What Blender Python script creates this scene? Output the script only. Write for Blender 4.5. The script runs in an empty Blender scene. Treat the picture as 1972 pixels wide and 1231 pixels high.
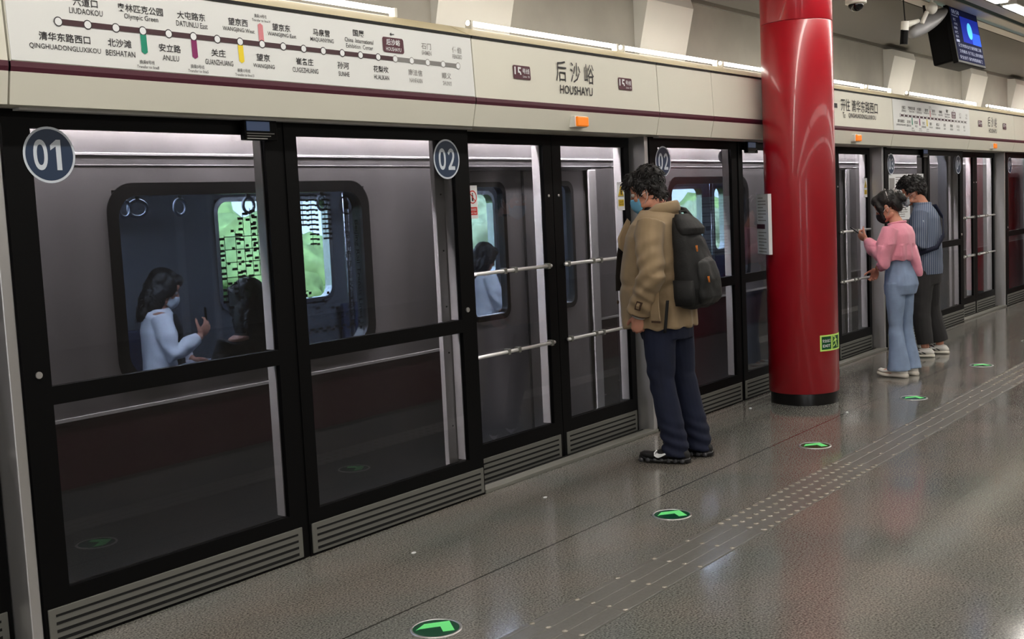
import bpy, bmesh, math, random
from mathutils import Vector, Matrix, noise
random.seed(7)
SC = bpy.context.scene
COL = SC.collection
PI = math.pi

# ---------------------------------------------------------------- camera
cam_d = bpy.data.cameras.new('camera'); cam = bpy.data.objects.new('camera', cam_d); COL.objects.link(cam)
cam_d.sensor_width = 36.0; cam_d.lens = 2175.97 / 1972.0 * 36.0; cam_d.clip_start = 0.05; cam_d.clip_end = 300
_r = Vector((0.6093113, -0.79153489, -0.0470346)); _d = Vector((-0.10453041, -0.02138306, -0.99429179)); _f = Vector((0.7860109, 0.61074976, -0.09576841))
M_ = Matrix(((_r.x, -_d.x, -_f.x, 0), (_r.y, -_d.y, -_f.y, 0), (_r.z, -_d.z, -_f.z, 1.55), (0, 0, 0, 1)))
cam.matrix_world = M_
SC.camera = cam

# ---------------------------------------------------------------- colour management, world, sun, big lights
SC.view_settings.view_transform = 'Standard'; SC.view_settings.look = 'None'
SC.view_settings.exposure = 0.0; SC.view_settings.gamma = 1.0; SC.view_settings.use_curve_mapping = False
SC.cycles.use_denoising = True
SC.cycles.max_bounces = 8; SC.cycles.transparent_max_bounces = 24; SC.cycles.glossy_bounces = 4; SC.cycles.diffuse_bounces = 3
SC.cycles.caustics_reflective = False; SC.cycles.caustics_refractive = False
SC.cycles.sample_clamp_indirect = 4.0
w = bpy.data.worlds.new('sky'); SC.world = w; w.use_nodes = True
bg = w.node_tree.nodes['Background']; bg.inputs[0].default_value = (0.74, 0.87, 1.0, 1); bg.inputs[1].default_value = 9.0

def area(name, loc, size, power, col, rot=(0, 0, 0)):
    l = bpy.data.lights.new(name, 'AREA'); l.shape = 'RECTANGLE'; l.size, l.size_y = size; l.energy = power; l.color = col
    o = bpy.data.objects.new(name, l); COL.objects.link(o); o.location = loc; o.rotation_euler = rot
    return o
s_ = bpy.data.lights.new('sun', 'SUN'); s_.energy = 30; s_.angle = 0.05; s_.color = (1, 0.95, 0.85)
sun = bpy.data.objects.new('sun', s_); COL.objects.link(sun); sun.rotation_euler = (math.radians(38), 0, math.radians(-25))
WARM = (1.0, 0.945, 0.875)
# rows of ceiling luminaires over the platform (the luminaire bodies are built below)
LIGHT_ROWS = [(2.82, 'near'), (-0.6, 'mid'), (-3.6, 'far')]
for y, n in LIGHT_ROWS:
    for x in (-4.5, 1.1, 6.7, 12.3, 17.9, 23.5):
        area('ceiling_lamp_light', (x + 1.75, y, 3.215), (5.3, 0.10 if n == 'near' else 0.7), 44 if n == 'near' else 34, WARM)
# tubes on top of the screen header shine up the concrete wall, trackside tubes shine down on the train
for k in range(9):
    area('header_tube_light', (-1.0 + 2.6 * k, 4.02, 2.60), (2.4, 0.05), 0.9, WARM, (math.radians(160), 0, 0))
    area('trackside_tube_light', (-1.0 + 2.6 * k, 4.15, 2.26), (2.5, 0.03), 140, (1.0, 0.93, 0.95))
# saloon lights of the train
for k in range(5):
    area('saloon_light', (0.5 + 3.2 * k, 5.65, 2.12), (1.6, 0.25), 85, (0.74, 0.84, 1.0))

# ---------------------------------------------------------------- helpers
def srgb(r, g, b):
    f = lambda c: (c / 12.92 if c <= 0.04045 else ((c + 0.055) / 1.055) ** 2.4)
    return (f(r / 255), f(g / 255), f(b / 255), 1)

MATS = {}
def mat(name, col, rough=0.6, metal=0.0, emit=0.0, coat=0.0, spec=0.5, noise_amt=0.0, noise_scale=8.0, bump=0.0, bump_scale=60.0, sheen=0.0, stretch=None):
    if name in MATS: return MATS[name]
    m = bpy.data.materials.new(name); m.use_nodes = True; nt = m.node_tree; N = nt.nodes; L = nt.links
    b = N['Principled BSDF']
    b.inputs['Base Color'].default_value = col; b.inputs['Roughness'].default_value = rough; b.inputs['Metallic'].default_value = metal
    b.inputs['Specular IOR Level'].default_value = spec
    if coat: b.inputs['Coat Weight'].default_value = coat; b.inputs['Coat Roughness'].default_value = 0.06
    if sheen: b.inputs['Sheen Weight'].default_value = sheen
    if emit: b.inputs['Emission Color'].default_value = col; b.inputs['Emission Strength'].default_value = emit
    if noise_amt or bump:
        tc = N.new('ShaderNodeTexCoord'); src = tc.outputs['Object']
        if stretch:
            mp = N.new('ShaderNodeMapping'); mp.inputs['Scale'].default_value = stretch; L.new(src, mp.inputs[0]); src = mp.outputs[0]
    if noise_amt:
        n = N.new('ShaderNodeTexNoise'); n.inputs['Scale'].default_value = noise_scale; n.inputs['Detail'].default_value = 5
        L.new(src, n.inputs['Vector'])
        r = N.new('ShaderNodeMapRange'); r.inputs[1].default_value = 0.3; r.inputs[2].default_value = 0.7
        r.inputs[3].default_value = 1 - noise_amt; r.inputs[4].default_value = 1 + noise_amt * 0.6
        L.new(n.outputs[0], r.inputs[0])
        h = N.new('ShaderNodeHueSaturation'); h.inputs['Color'].default_value = col; L.new(r.outputs[0], h.inputs['Value'])
        L.new(h.outputs[0], b.inputs['Base Color'])
    if bump:
        n2 = N.new('ShaderNodeTexNoise'); n2.inputs['Scale'].default_value = bump_scale; n2.inputs['Detail'].default_value = 4
        L.new(src, n2.inputs['Vector'])
        bp = N.new('ShaderNodeBump'); bp.inputs['Strength'].default_value = bump; bp.inputs['Distance'].default_value = 0.01
        L.new(n2.outputs[0], bp.inputs['Height']); L.new(bp.outputs[0], b.inputs['Normal'])
    MATS[name] = m
    return m

def glass_mat(name, tint, refl=1.0, rough=0.0, ior=1.5, dirt=0.0):
    m = bpy.data.materials.new(name); m.use_nodes = True; nt = m.node_tree; N = nt.nodes; L = nt.links
    N.clear(); out = N.new('ShaderNodeOutputMaterial')
    tr = N.new('ShaderNodeBsdfTransparent'); tr.inputs[0].default_value = tint
    gl = N.new('ShaderNodeBsdfGlossy'); gl.inputs['Roughness'].default_value = rough; gl.inputs[0].default_value = (refl, refl, refl, 1)
    lw = N.new('ShaderNodeLayerWeight'); lw.inputs['Blend'].default_value = 0.5
    p5 = N.new('ShaderNodeMath'); p5.operation = 'POWER'; p5.inputs[1].default_value = 5; L.new(lw.outputs['Facing'], p5.inputs[0])
    fr = N.new('ShaderNodeMath'); fr.operation = 'MULTIPLY_ADD'; fr.inputs[1].default_value = 0.96; fr.inputs[2].default_value = 0.035; L.new(p5.outputs[0], fr.inputs[0])
    mx = N.new('ShaderNodeMixShader'); L.new(fr.outputs[0], mx.inputs[0]); L.new(tr.outputs[0], mx.inputs[1]); L.new(gl.outputs[0], mx.inputs[2])
    res = mx
    if dirt:
        df = N.new('ShaderNodeBsdfDiffuse'); df.inputs[0].default_value = (0.5, 0.5, 0.5, 1)
        tc = N.new('ShaderNodeTexCoord'); mp = N.new('ShaderNodeMapping'); mp.inputs['Scale'].default_value = (3, 3, 0.35)
        L.new(tc.outputs['Object'], mp.inputs[0])
        nz = N.new('ShaderNodeTexNoise'); nz.inputs['Scale'].default_value = 2.0; nz.inputs['Detail'].default_value = 6; L.new(mp.outputs[0], nz.inputs['Vector'])
        mr = N.new('ShaderNodeMapRange'); mr.inputs[1].default_value = 0.45; mr.inputs[2].default_value = 0.75; mr.inputs[3].default_value = dirt * 0.3; mr.inputs[4].default_value = dirt
        L.new(nz.outputs[0], mr.inputs[0])
        m2 = N.new('ShaderNodeMixShader'); L.new(mr.outputs[0], m2.inputs[0]); L.new(mx.outputs[0], m2.inputs[1]); L.new(df.outputs[0], m2.inputs[2]); res = m2
    L.new(res.outputs[0], out.inputs[0])
    MATS[name] = m
    return m

class MB:
    """collects shapes, becomes one mesh object"""
    def __init__(s): s.v = []; s.f = []
    def add(s, vs, fs):
        o = len(s.v); s.v += [tuple(v) for v in vs]; s.f += [tuple(i + o for i in f) for f in fs]; return s
    def box(s, x0, x1, y0, y1, z0, z1, c=0.0):
        if c <= 0:
            return s.add([(x0, y0, z0), (x1, y0, z0), (x1, y1, z0), (x0, y1, z0), (x0, y0, z1), (x1, y0, z1), (x1, y1, z1), (x0, y1, z1)],
                     [(3, 2, 1, 0), (4, 5, 6, 7), (0, 1, 5, 4), (1, 2, 6, 5), (2, 3, 7, 6), (3, 0, 4, 7)])
        bm = bmesh.new(); bmesh.ops.create_cube(bm, size=1)
        for v in bm.verts: v.co = Vector(((x0 + x1) / 2 + v.co.x * (x1 - x0), (y0 + y1) / 2 + v.co.y * (y1 - y0), (z0 + z1) / 2 + v.co.z * (z1 - z0)))
        bmesh.ops.bevel(bm, geom=bm.edges[:], offset=c, segments=2, affect='EDGES', profile=0.5)
        return s.bm(bm)
    def bm(s, bm, mtx=None):
        bm.verts.index_update()
        s.add([(mtx @ v.co if mtx else v.co) for v in bm.verts], [[v.index for v in f.verts] for f in bm.faces]); bm.free(); return s
    def prism(s, prof, axis, a0, a1):
        """closed profile extruded along an axis; profile is (Y,Z) for axis X, (X,Z) for Y, (X,Y) for Z"""
        n = len(prof)
        def P(p, a): return {'x': (a, p[0], p[1]), 'y': (p[0], a, p[1]), 'z': (p[0], p[1], a)}[axis]
        vs = [P(p, a0) for p in prof] + [P(p, a1) for p in prof]
        fs = [(i, (i + 1) % n, n + (i + 1) % n, n + i) for i in range(n)] + [tuple(range(n))[::-1], tuple(range(n, 2 * n))]
        return s.add(vs, fs)
    def tube(s, pts, r, seg=10, cap=True, sx=1.0):
        pts = [Vector(p) for p in pts]; n = len(pts); rr = r if isinstance(r, (list, tuple)) else [r] * n
        rings = []; up = None
        for i, p in enumerate(pts):
            t = (pts[min(i + 1, n - 1)] - pts[max(i - 1, 0)]).normalized()
            if up is None:
                up = Vector((0, 0, 1)) if abs(t.z) < 0.9 else Vector((1, 0, 0))
            a = t.cross(up).normalized(); b = a.cross(t).normalized(); up = b
            rings.append([p + (a * math.cos(2 * PI * k / seg) * sx + b * math.sin(2 * PI * k / seg)) * rr[i] for k in range(seg)])
        return s.rings(rings, cap)
    def rings(s, rings, cap=True):
        seg = len(rings[0]); vs = [v for R in rings for v in R]; fs = []
        for i in range(len(rings) - 1):
            for k in range(seg):
                k2 = (k + 1) % seg
                fs.append((i * seg + k, i * seg + k2, (i + 1) * seg + k2, (i + 1) * seg + k))
        if cap:
            fs.append(tuple(range(seg))[::-1]); fs.append(tuple((len(rings) - 1) * seg + k for k in range(seg)))
        return s.add(vs, fs)
    def ellipsoid(s, c, r, u=16, v=10, rot=None):
        rings = []
        c = Vector(c)
        for j in range(v + 1):
            th = PI * (j + 0.02) / (v + 0.04)
            ring = []
            for k in range(u):
                p = Vector((r[0] * math.sin(th) * math.cos(2 * PI * k / u), r[1] * math.sin(th) * math.sin(2 * PI * k / u), r[2] * math.cos(th)))
                if rot: p = rot @ p
                ring.append(c + p)
            rings.append(ring)
        return s.rings(rings)
    def disc(s, c, r, n=32, normal='-y', rx=None):
        c = Vector(c); vs = [c]; rx = rx or r
        for k in range(n):
            a = 2 * PI * k / n
            vs.append(c + (Vector((rx * math.cos(a), 0, r * math.sin(a))) if normal == '-y' else Vector((rx * math.cos(a), r * math.sin(a), 0))))
        return s.add(vs, [(0, 1 + k, 1 + (k + 1) % n) for k in range(n)])
    def quad(s, a, b, c, d): return s.add([a, b, c, d], [(0, 1, 2, 3)])
    def mesh(s, name):
        me = bpy.data.meshes.new(name); me.from_pydata(s.v, [], s.f); me.update()
        bm = bmesh.new(); bm.from_mesh(me); bmesh.ops.recalc_face_normals(bm, faces=bm.faces[:]); bm.to_mesh(me); bm.free()
        return me
    def build(s, name, m, parent=None, smooth=False, angle=None):
        me = s.mesh(name); me.materials.append(m)
        if smooth or angle:
            for p in me.polygons: p.use_smooth = True
        o = bpy.data.objects.new(name, me); COL.objects.link(o)
        if angle: me.set_sharp_from_angle(angle=math.radians(angle))
        if parent: par(o, parent)
        return o

def par(o, parent):
    """parent while keeping world coordinates the mesh was written in"""
    o.parent = parent
    bpy_m = parent_world(parent)
    o.matrix_parent_inverse = bpy_m.inverted()
def parent_world(p):
    m = Matrix.LocRotScale(p.location, p.rotation_euler, p.scale)
    if p.parent: return parent_world(p.parent) @ p.matrix_parent_inverse @ m
    return m

def thing(name, label, cat, loc=(0, 0, 0), group=None, rotz=0.0):
    o = bpy.data.objects.new(name, None); COL.objects.link(o); o.location = loc; o.rotation_euler = (0, 0, rotz); o.empty_display_size = 0.1
    o['label'] = label; o['category'] = cat
    if group: o['group'] = group
    return o
def tag(o, label=None, cat=None, group=None, kind=None):
    if label: o['label'] = label
    if cat: o['category'] = cat
    if group: o['group'] = group
    if kind: o['kind'] = kind
    return o
def struct(o): o['kind'] = 'structure'; return o
KIDS = {}
def kids(o):
    return [c for c in COL.objects if c.parent == o]
def dup(root, dx=(0, 0, 0), label=None, parent=None):
    c = root.copy(); COL.objects.link(c)
    if parent is None: c.location = Vector(root.location) + Vector(dx)
    else:
        inv = root.matrix_parent_inverse.copy(); c.parent = parent; c.matrix_parent_inverse = inv
    if label: c['label'] = label
    for ch in kids(root): dup(ch, parent=c)
    return c

def text(name, s, m, parent, at, h=None, wd=None, bold=0.0, res=2, align='CENTER', size=0.1, flip=None, mtx=None, back=False):
    """lettering as a mesh standing in the X-Z plane facing -Y; at = centre of the lettering"""
    cu = bpy.data.curves.new('t', 'FONT'); cu.body = s; cu.size = 1.0; cu.align_x = align; cu.offset = bold; cu.resolution_u = res; cu.space_line = 0.95
    o = bpy.data.objects.new('t', cu); COL.objects.link(o)
    dg = bpy.context.evaluated_depsgraph_get(); me = bpy.data.meshes.new_from_object(o.evaluated_get(dg))
    bpy.data.objects.remove(o); bpy.data.curves.remove(cu)
    if not me.vertices: return None
    xs = [v.co.x for v in me.vertices]; ys = [v.co.y for v in me.vertices]
    x0, x1, y0, y1 = min(xs), max(xs), min(ys), max(ys)
    sy = (h / (y1 - y0)) if h else size
    sx = (wd / (x1 - x0)) if wd else sy
    if back: sx = -sx
    T = mtx or Matrix.Identity(4)
    for v in me.vertices:
        lx = (v.co.x - (x0 + x1) / 2) * sx; lz = (v.co.y - (y0 + y1) / 2) * sy
        v.co = T @ Vector((at[0] + lx, at[1], at[2] + lz)) if mtx is None else T @ Vector((lx, 0, lz))
    me.materials.append(m); me.name = name
    ob = bpy.data.objects.new(name, me); COL.objects.link(ob)
    if parent: par(ob, parent)
    return ob
def join_text(name, obs, parent):
    """several letterings that share a material as one part"""
    obs = [o for o in obs if o]
    mb = MB()
    for o in obs:
        mb.add([v.co.copy() for v in o.data.vertices], [list(p.vertices) for p in o.data.polygons])
    m = obs[0].data.materials[0]
    for o in obs: bpy.data.objects.remove(o)
    me = bpy.data.meshes.new(name); me.from_pydata(mb.v, [], mb.f); me.materials.append(m); me.update()
    ob = bpy.data.objects.new(name, me); COL.objects.link(ob); par(ob, parent)
    return ob

# ---------------------------------------------------------------- materials
m_black = mat('black_coated_frame', srgb(7, 7, 8), 0.5, spec=0.12)
m_gasket = mat('black_rubber', srgb(12, 11, 11), 0.7)
m_steel = mat('brushed_stainless', (0.66, 0.65, 0.65, 1), 0.3, 0.8, bump=0.06, bump_scale=40, stretch=(1, 1, 30))
m_silver = mat('silver_profile', (0.7, 0.69, 0.68, 1), 0.4, 0.4)
m_grille = mat('grille_metal', srgb(120, 120, 114), 0.5, 0.35)
m_slot = mat('grille_slot', srgb(10, 10, 10), 0.9)
m_cream = mat('header_cream', srgb(222, 220, 206), 0.42, noise_amt=0.03, noise_scale=1.5)
m_board = mat('map_white', srgb(226, 228, 226), 0.45)
m_stripe = mat('line_purple', srgb(78, 28, 44), 0.45)
m_ink = mat('ink_black', srgb(38, 36, 40), 0.6)
m_inkgrey = mat('ink_grey', srgb(150, 148, 146), 0.6)
m_white = mat('white_print', srgb(236, 238, 240), 0.5)
m_red = mat('column_red', srgb(160, 10, 28), 0.32, coat=0.35)
m_concrete = mat('concrete', srgb(164, 160, 150), 0.85, noise_amt=0.22, noise_scale=1.3, bump=0.15, bump_scale=14)
m_bracket = mat('bracket_white', srgb(222, 219, 210), 0.6, noise_amt=0.05, noise_scale=2)
m_fascia = mat('fascia_grey', srgb(106, 102, 92), 0.75, noise_amt=0.06, noise_scale=1)
m_slat = mat('ceiling_slat', srgb(196, 186, 172), 0.5, noise_amt=0.03)
m_dark = mat('void_dark', srgb(40, 36, 33), 0.9)
m_tube = mat('lamp_tube', (1.0, 0.95, 0.86, 1), 0.5, emit=7.0)
m_panel = mat('lamp_panel', (1.0, 0.95, 0.88, 1), 0.5, emit=2.0)
m_lampbody = mat('lamp_body', srgb(230, 228, 220), 0.5)
m_disc = mat('disc_blue', srgb(34, 53, 80), 0.4)
m_discrim = mat('disc_rim', srgb(206, 214, 224), 0.4)
m_orange = mat('orange_lens', srgb(244, 130, 16), 0.35, emit=0.35)
g_door = glass_mat('screen_door_glass', (0.54, 0.54, 0.55, 1), dirt=0.008)
# ================================================================ the setting
def floor_material():
    m = bpy.data.materials.new('granite_floor'); m.use_nodes = True; nt = m.node_tree; N = nt.nodes; L = nt.links
    b = N['Principled BSDF']; b.inputs['Specular IOR Level'].default_value = 0.5
    tc = N.new('ShaderNodeTexCoord'); sep = N.new('ShaderNodeSeparateXYZ'); L.new(tc.outputs['Object'], sep.inputs[0])
    n1 = N.new('ShaderNodeTexNoise'); n1.inputs['Scale'].default_value = 120; n1.inputs['Detail'].default_value = 3; L.new(tc.outputs['Object'], n1.inputs['Vector'])
    n2 = N.new('ShaderNodeTexNoise'); n2.inputs['Scale'].default_value = 1.6; n2.inputs['Detail'].default_value = 4; L.new(tc.outputs['Object'], n2.inputs['Vector'])
    vo = N.new('ShaderNodeTexVoronoi'); vo.inputs['Scale'].default_value = 60; L.new(tc.outputs['Object'], vo.inputs['Vector'])
    cr = N.new('ShaderNodeValToRGB'); e = cr.color_ramp.elements
    e[0].position = 0.3; e[0].color = srgb(70, 70, 69); e[1].position = 0.7; e[1].color = srgb(178, 176, 172)
    L.new(n1.outputs[0], cr.inputs[0])
    cr2 = N.new('ShaderNodeValToRGB'); e = cr2.color_ramp.elements
    e[0].position = 0.32; e[0].color = srgb(206, 212, 208); e[1].position = 0.68; e[1].color = srgb(232, 222, 214)
    L.new(n2.outputs[0], cr2.inputs[0])
    mul = N.new('ShaderNodeMix'); mul.data_type = 'RGBA'; mul.blend_type = 'MULTIPLY'; mul.inputs[0].default_value = 1
    L.new(cr.outputs[0], mul.inputs[6]); L.new(cr2.outputs[0], mul.inputs[7])
    # dark mineral flecks
    lt = N.new('ShaderNodeMath'); lt.operation = 'LESS_THAN'; lt.inputs[1].default_value = 0.14; L.new(vo.outputs['Distance'], lt.inputs[0])
    fk = N.new('ShaderNodeMath'); fk.operation = 'MULTIPLY'; fk.inputs[1].default_value = 0.5; L.new(lt.outputs[0], fk.inputs[0])
    dk = N.new('ShaderNodeMix'); dk.data_type = 'RGBA'; dk.inputs[7].default_value = srgb(60, 58, 56); L.new(fk.outputs[0], dk.inputs[0]); L.new(mul.outputs[2], dk.inputs[6])
    # joints: one wide joint along the platform, fine joints across and along
    def line(sock, pos, hw):
        s = N.new('ShaderNodeMath'); s.operation = 'SUBTRACT'; s.inputs[1].default_value = pos; L.new(sock, s.inputs[0])
        a = N.new('ShaderNodeMath'); a.operation = 'ABSOLUTE'; L.new(s.outputs[0], a.inputs[0])
        t = N.new('ShaderNodeMath'); t.operation = 'LESS_THAN'; t.inputs[1].default_value = hw; L.new(a.outputs[0], t.inputs[0]); return t.outputs[0]
    def grid(sock, step, hw, off):
        s = N.new('ShaderNodeMath'); s.operation = 'ADD'; s.inputs[1].default_value = off; L.new(sock, s.inputs[0])
        p = N.new('ShaderNodeMath'); p.operation = 'PINGPONG'; p.inputs[1].default_value = step / 2; L.new(s.outputs[0], p.inputs[0])
        t = N.new('ShaderNodeMath'); t.operation = 'LESS_THAN'; t.inputs[1].default_value = hw; L.new(p.outputs[0], t.inputs[0]); return t.outputs[0]
    j1 = line(sep.outputs['Y'], 3.03, 0.005)
    j2 = grid(sep.outputs['X'], 1.2, 0.0018, 0.25); j3 = grid(sep.outputs['Y'], 0.6, 0.0018, 0.12)
    mx = N.new('ShaderNodeMath'); mx.operation = 'MAXIMUM'; L.new(j2, mx.inputs[0]); L.new(j3, mx.inputs[1])
    hf = N.new('ShaderNodeMath'); hf.operation = 'MULTIPLY'; hf.inputs[1].default_value = 0.22; L.new(mx.outputs[0], hf.inputs[0])
    m1 = N.new('ShaderNodeMath'); m1.operation = 'MULTIPLY'; m1.inputs[1].default_value = 0.85; L.new(j1, m1.inputs[0])
    mm = N.new('ShaderNodeMath'); mm.operation = 'MAXIMUM'; L.new(hf.outputs[0], mm.inputs[0]); L.new(m1.outputs[0], mm.inputs[1])
    fin = N.new('ShaderNodeMix'); fin.data_type = 'RGBA'; fin.inputs[7].default_value = srgb(40, 38, 35); L.new(mm.outputs[0], fin.inputs[0]); L.new(dk.outputs[2], fin.inputs[6])
    L.new(fin.outputs[2], b.inputs['Base Color'])
    rr = N.new('ShaderNodeMapRange'); rr.inputs[1].default_value = 0.3; rr.inputs[2].default_value = 0.7; rr.inputs[3].default_value = 0.09; rr.inputs[4].default_value = 0.16
    L.new(n2.outputs[0], rr.inputs[0]); L.new(rr.outputs[0], b.inputs['Roughness'])
    return m
XA, XB = -5.0, 30.0
struct(MB().box(XA, XB, -6.0, 4.10, -0.30, 0.0).build('floor', floor_material()))
struct(MB().box(XA - .15, XA, -6.0, 4.3, -0.3, 3.5).build('sky_block_back', mat('far_wall', srgb(120, 116, 110), 0.6, noise_amt=0.1, noise_scale=0.8)))  # unseen end wall, added to keep blue sky light off the platform
struct(MB().box(XB, XB + .15, -6.0, 4.05, -0.3, 3.5).build('sky_block_front', MATS['far_wall']))  # added at the open end so the glass mirrors no bright sky
# unseen glowing panes, added behind and right of the camera to streak the column
m_streakglow = mat('streak_glow_pane', (0.93, 0.96, 1.0, 1), .3, emit=3.0)
struct(MB().box(XA + .0, XA + .05, -2.75, -1.85, .25, 2.9).build('streak_glow_1', m_streakglow)); struct(MB().box(-2.6, -1.2, -6.0, -5.95, .25, 2.9).build('streak_glow_2', m_streakglow))
struct(MB().box(XA, XA + .08, -2.83, -2.75, .2, 2.95).box(XA, XA + .08, -1.85, -1.77, .2, 2.95).box(XA, XA + .08, -2.83, -1.77, 2.9, 2.97).box(XA, XA + .08, -2.83, -1.77, .18, .25).build('trim_streak_glow', m_steel))  # frame round the added glowing pane
struct(MB().box(XA, XB, -6.15, -6.0, -0.3, 3.4).build('wall_right', mat('far_wall', srgb(120, 116, 110), 0.6, noise_amt=0.1, noise_scale=0.8)))
struct(MB().box(XA, XB, 4.30, 4.55, 2.46, 3.12).build('wall_left', m_concrete))
struct(MB().box(XA, XB, 4.285, 4.55, 3.085, 3.13, 0.006).build('trim_ledge', m_fascia))
struct(MB().prism([(4.28, 3.12), (3.575, 3.30), (3.575, 3.36), (4.34, 3.17)], 'x', XA, XB).build('trim_fascia', m_fascia))
cl = MB(); y = 3.56
while y > -6.0:
    cl.box(XA, XB, y - 0.125, y, 3.30, 3.310); y -= 0.205
cl.box(XA, XB, -6.0, 3.9, 3.46, 3.50)
struct(cl.build('ceiling', m_slat))
struct(MB().box(XA, XB, -6.0, 3.6, 3.44, 3.455).build('ceiling_void', m_dark))
struct(MB().box(XA, XB, 3.55, 7.5, 3.50, 3.62).build('roof_slab', m_dark))
# track bed beyond the platform edge
struct(MB().box(XA, XB, 4.10, 8.6, -1.25, -1.15).build('track_bed', mat('ballast', srgb(52, 50, 47), 0.95, noise_amt=0.4, noise_scale=30)))

# ceiling luminaires
for y, n in LIGHT_ROWS:
    for i, x in enumerate((-4.5, 1.1, 6.7, 12.3, 17.9, 23.5)):
        hw_ = .055 if n == 'near' else .36
        where = {'near': 'above the tactile strip', 'mid': 'over the middle of the platform', 'far': 'over the far side of the platform'}[n]
        if n == 'near' and i in (3,):
            lab = 'bright strip lamp in the slatted ceiling, right of the hanging screen'
        else:
            lab = 'strip lamp in the slatted ceiling %s, %s along' % (where, ['first', 'second', 'third', 'fourth', 'fifth', 'sixth'][i])
        t = thing('ceiling_lamp', lab, 'lamp', (x + 0.3, y, 3.3), 'strip lamps in the slatted ceiling')
        MB().box(x - 0.95, x + 4.45, y - hw_ - .02, y + hw_ + .02, 3.235, 3.31, 0.006).build('housing', m_lampbody, t)
        MB().box(x - 0.92, x + 4.42, y - hw_, y + hw_, 3.222, 3.236, 0.004).build('diffuser', m_tube if n == 'near' else m_panel, t)

# white concrete corbels below the ceiling
for i, (x0, x1, where) in enumerate([(4.92, 5.60, 'above the purple line map'), (7.12, 7.79, 'left of the red column, at the top edge'), (9.75, 10.45, 'right behind the red column'),
                              (12.21, 12.90, 'above the far line map, left of the screen'), (15.04, 15.78, 'under the hanging screen, at its right'), (17.23, 17.95, 'at the right edge of the picture'), (2.5, 3.2, 'above the first half of the line map'), (19.7, 20.4, 'far down the platform')]):
    y0, z0, y1, z1 = 4.31, 2.50, 4.178, 3.02
    prof = [(4.31, z0), (4.296, z0), (y1, z1 - 0.02), (y1 + 0.02, z1 + 0.05), (4.31, z1 + 0.06)]
    o = MB().prism(prof, 'x', x0, x1).build('wall_corbel', m_bracket)
    tag(o, 'white wedge-shaped corbel on the concrete wall ' + where, 'corbel', 'corbels on the concrete wall')

# fluorescent tubes on top of the screen-door header
for i, (x0, x1) in enumerate([(-0.4, 0.9), (0.98, 2.3), (2.36, 4.28), (4.86, 6.36), (6.42, 7.75), (7.82, 9.35), (9.5, 10.75), (10.82, 11.5), (12.0, 14.5), (15.0, 17.1), (17.3, 19.3)]):
    where = ['left of the picture', 'left of the picture, second', 'over the start of the line map', 'over the station name', 'from the orange lamp to the blank panels', 'just left of the red column', 'behind the red column', 'right of the red column', 'over the far line map', 'under the hanging screen', 'at the far right'][i]
    t = thing('fluorescent_lamp', 'glowing fluorescent tube on the header top, ' + where, 'lamp', (x0, 3.99, 2.54), 'fluorescent tubes along the header')
    MB().tube([(x0, 3.985, 2.578), (x1, 3.985, 2.578)], 0.0145, 12).build('tube', m_tube, t, smooth=True)
    for xx in (x0, x1 - 0.02):
        MB().box(xx, xx + 0.02, 3.962, 4.005, 2.545, 2.592, 0.003).build('lamp_holder', m_lampbody, t)
    MB().box(x0, x1, 4.02, 4.06, 2.535, 2.560, 0.004).build('batten', m_lampbody, t)

# ---------------------------------------------------------------- header panels of the screen doors
PROF = [(4.10, 2.0), (3.80, 2.0), (3.771, 2.128), (3.786, 2.452), (4.10, 2.452)]
HP = [(-2.39, 0.14), (0.14, 2.095), (2.103, 4.632), (4.640, 6.522), (6.530, 7.278), (7.286, 9.115), (9.123, 10.964), (10.972, 13.49), (13.498, 15.46), (15.468, 16.26), (16.268, 18.1), (18.108, 19.95)]
HLAB = ['cream header panel outside the left edge', 'cream header panel at the left edge', 'long cream header panel carrying the line map', 'cream header panel with the station name and an orange lamp', 'short blank cream header panel right of the station name',
        'blank cream header panel ending behind the red column', 'cream header panel right of the red column with the destination sign', 'cream header panel carrying the far line map', 'cream header panel with the far station name', 'short blank cream header panel at the right edge', 'blank cream header panel beyond the right edge', 'farthest cream header panel']
header = []
for (x0, x1), lab in zip(HP, HLAB):
    t = thing('header_panel', lab, 'header panel', (x0, 3.8, 2.0), 'header panels over the screen doors'); header.append(t)
    MB().prism(PROF, 'x', x0, x1).build('panel', m_cream, t)
    MB().prism([(3.7745, 2.112), (3.7695, 2.128), (3.7705, 2.147), (3.80, 2.147), (3.80, 2.112)], 'x', x0, x1).build('purple_stripe', m_stripe, t)
    MB().box(x0, x1, 3.782, 4.0, 2.452, 2.466).build('top_gasket', m_gasket, t)
    MB().prism([(3.79, 2.466), (3.93, 2.535), (4.10, 2.535), (4.10, 2.466)], 'x', x0, x1).build('top_cap', mat('cap_beige', srgb(214, 200, 164), 0.5), t)
struct(MB().box(-2.4, 20, 3.79, 4.1, 2.44, 2.462).build('trim_joint', m_gasket))
struct(MB().box(-2.4, 20, 3.81, 4.09, 2.02, 2.44).build('trim_backing', m_gasket))
def onhead(x, z):
    """a point just in front of the upper header face"""
    return (x, 3.771 + (z - 2.128) * (0.015 / 0.324) - 0.0045, z)

# orange lamps
def orange_lamp(x, lab):
    t = thing('orange_lamp', lab, 'lamp', (x, 3.78, 2.05), 'orange lamps on the header')
    MB().box(x - 0.066, x + 0.066, 3.755, 3.80, 2.018, 2.084, 0.004).build('housing', m_lampbody, t)
    MB().box(x - 0.055, x + 0.062, 3.741, 3.758, 2.023, 2.080, 0.006).build('lens', m_orange, t)
orange_lamp(5.583, 'orange rectangular lamp below the station name sign')
orange_lamp(9.99, 'orange rectangular lamp just right of the red column')
orange_lamp(14.46, 'orange rectangular lamp below the far station name')

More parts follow.
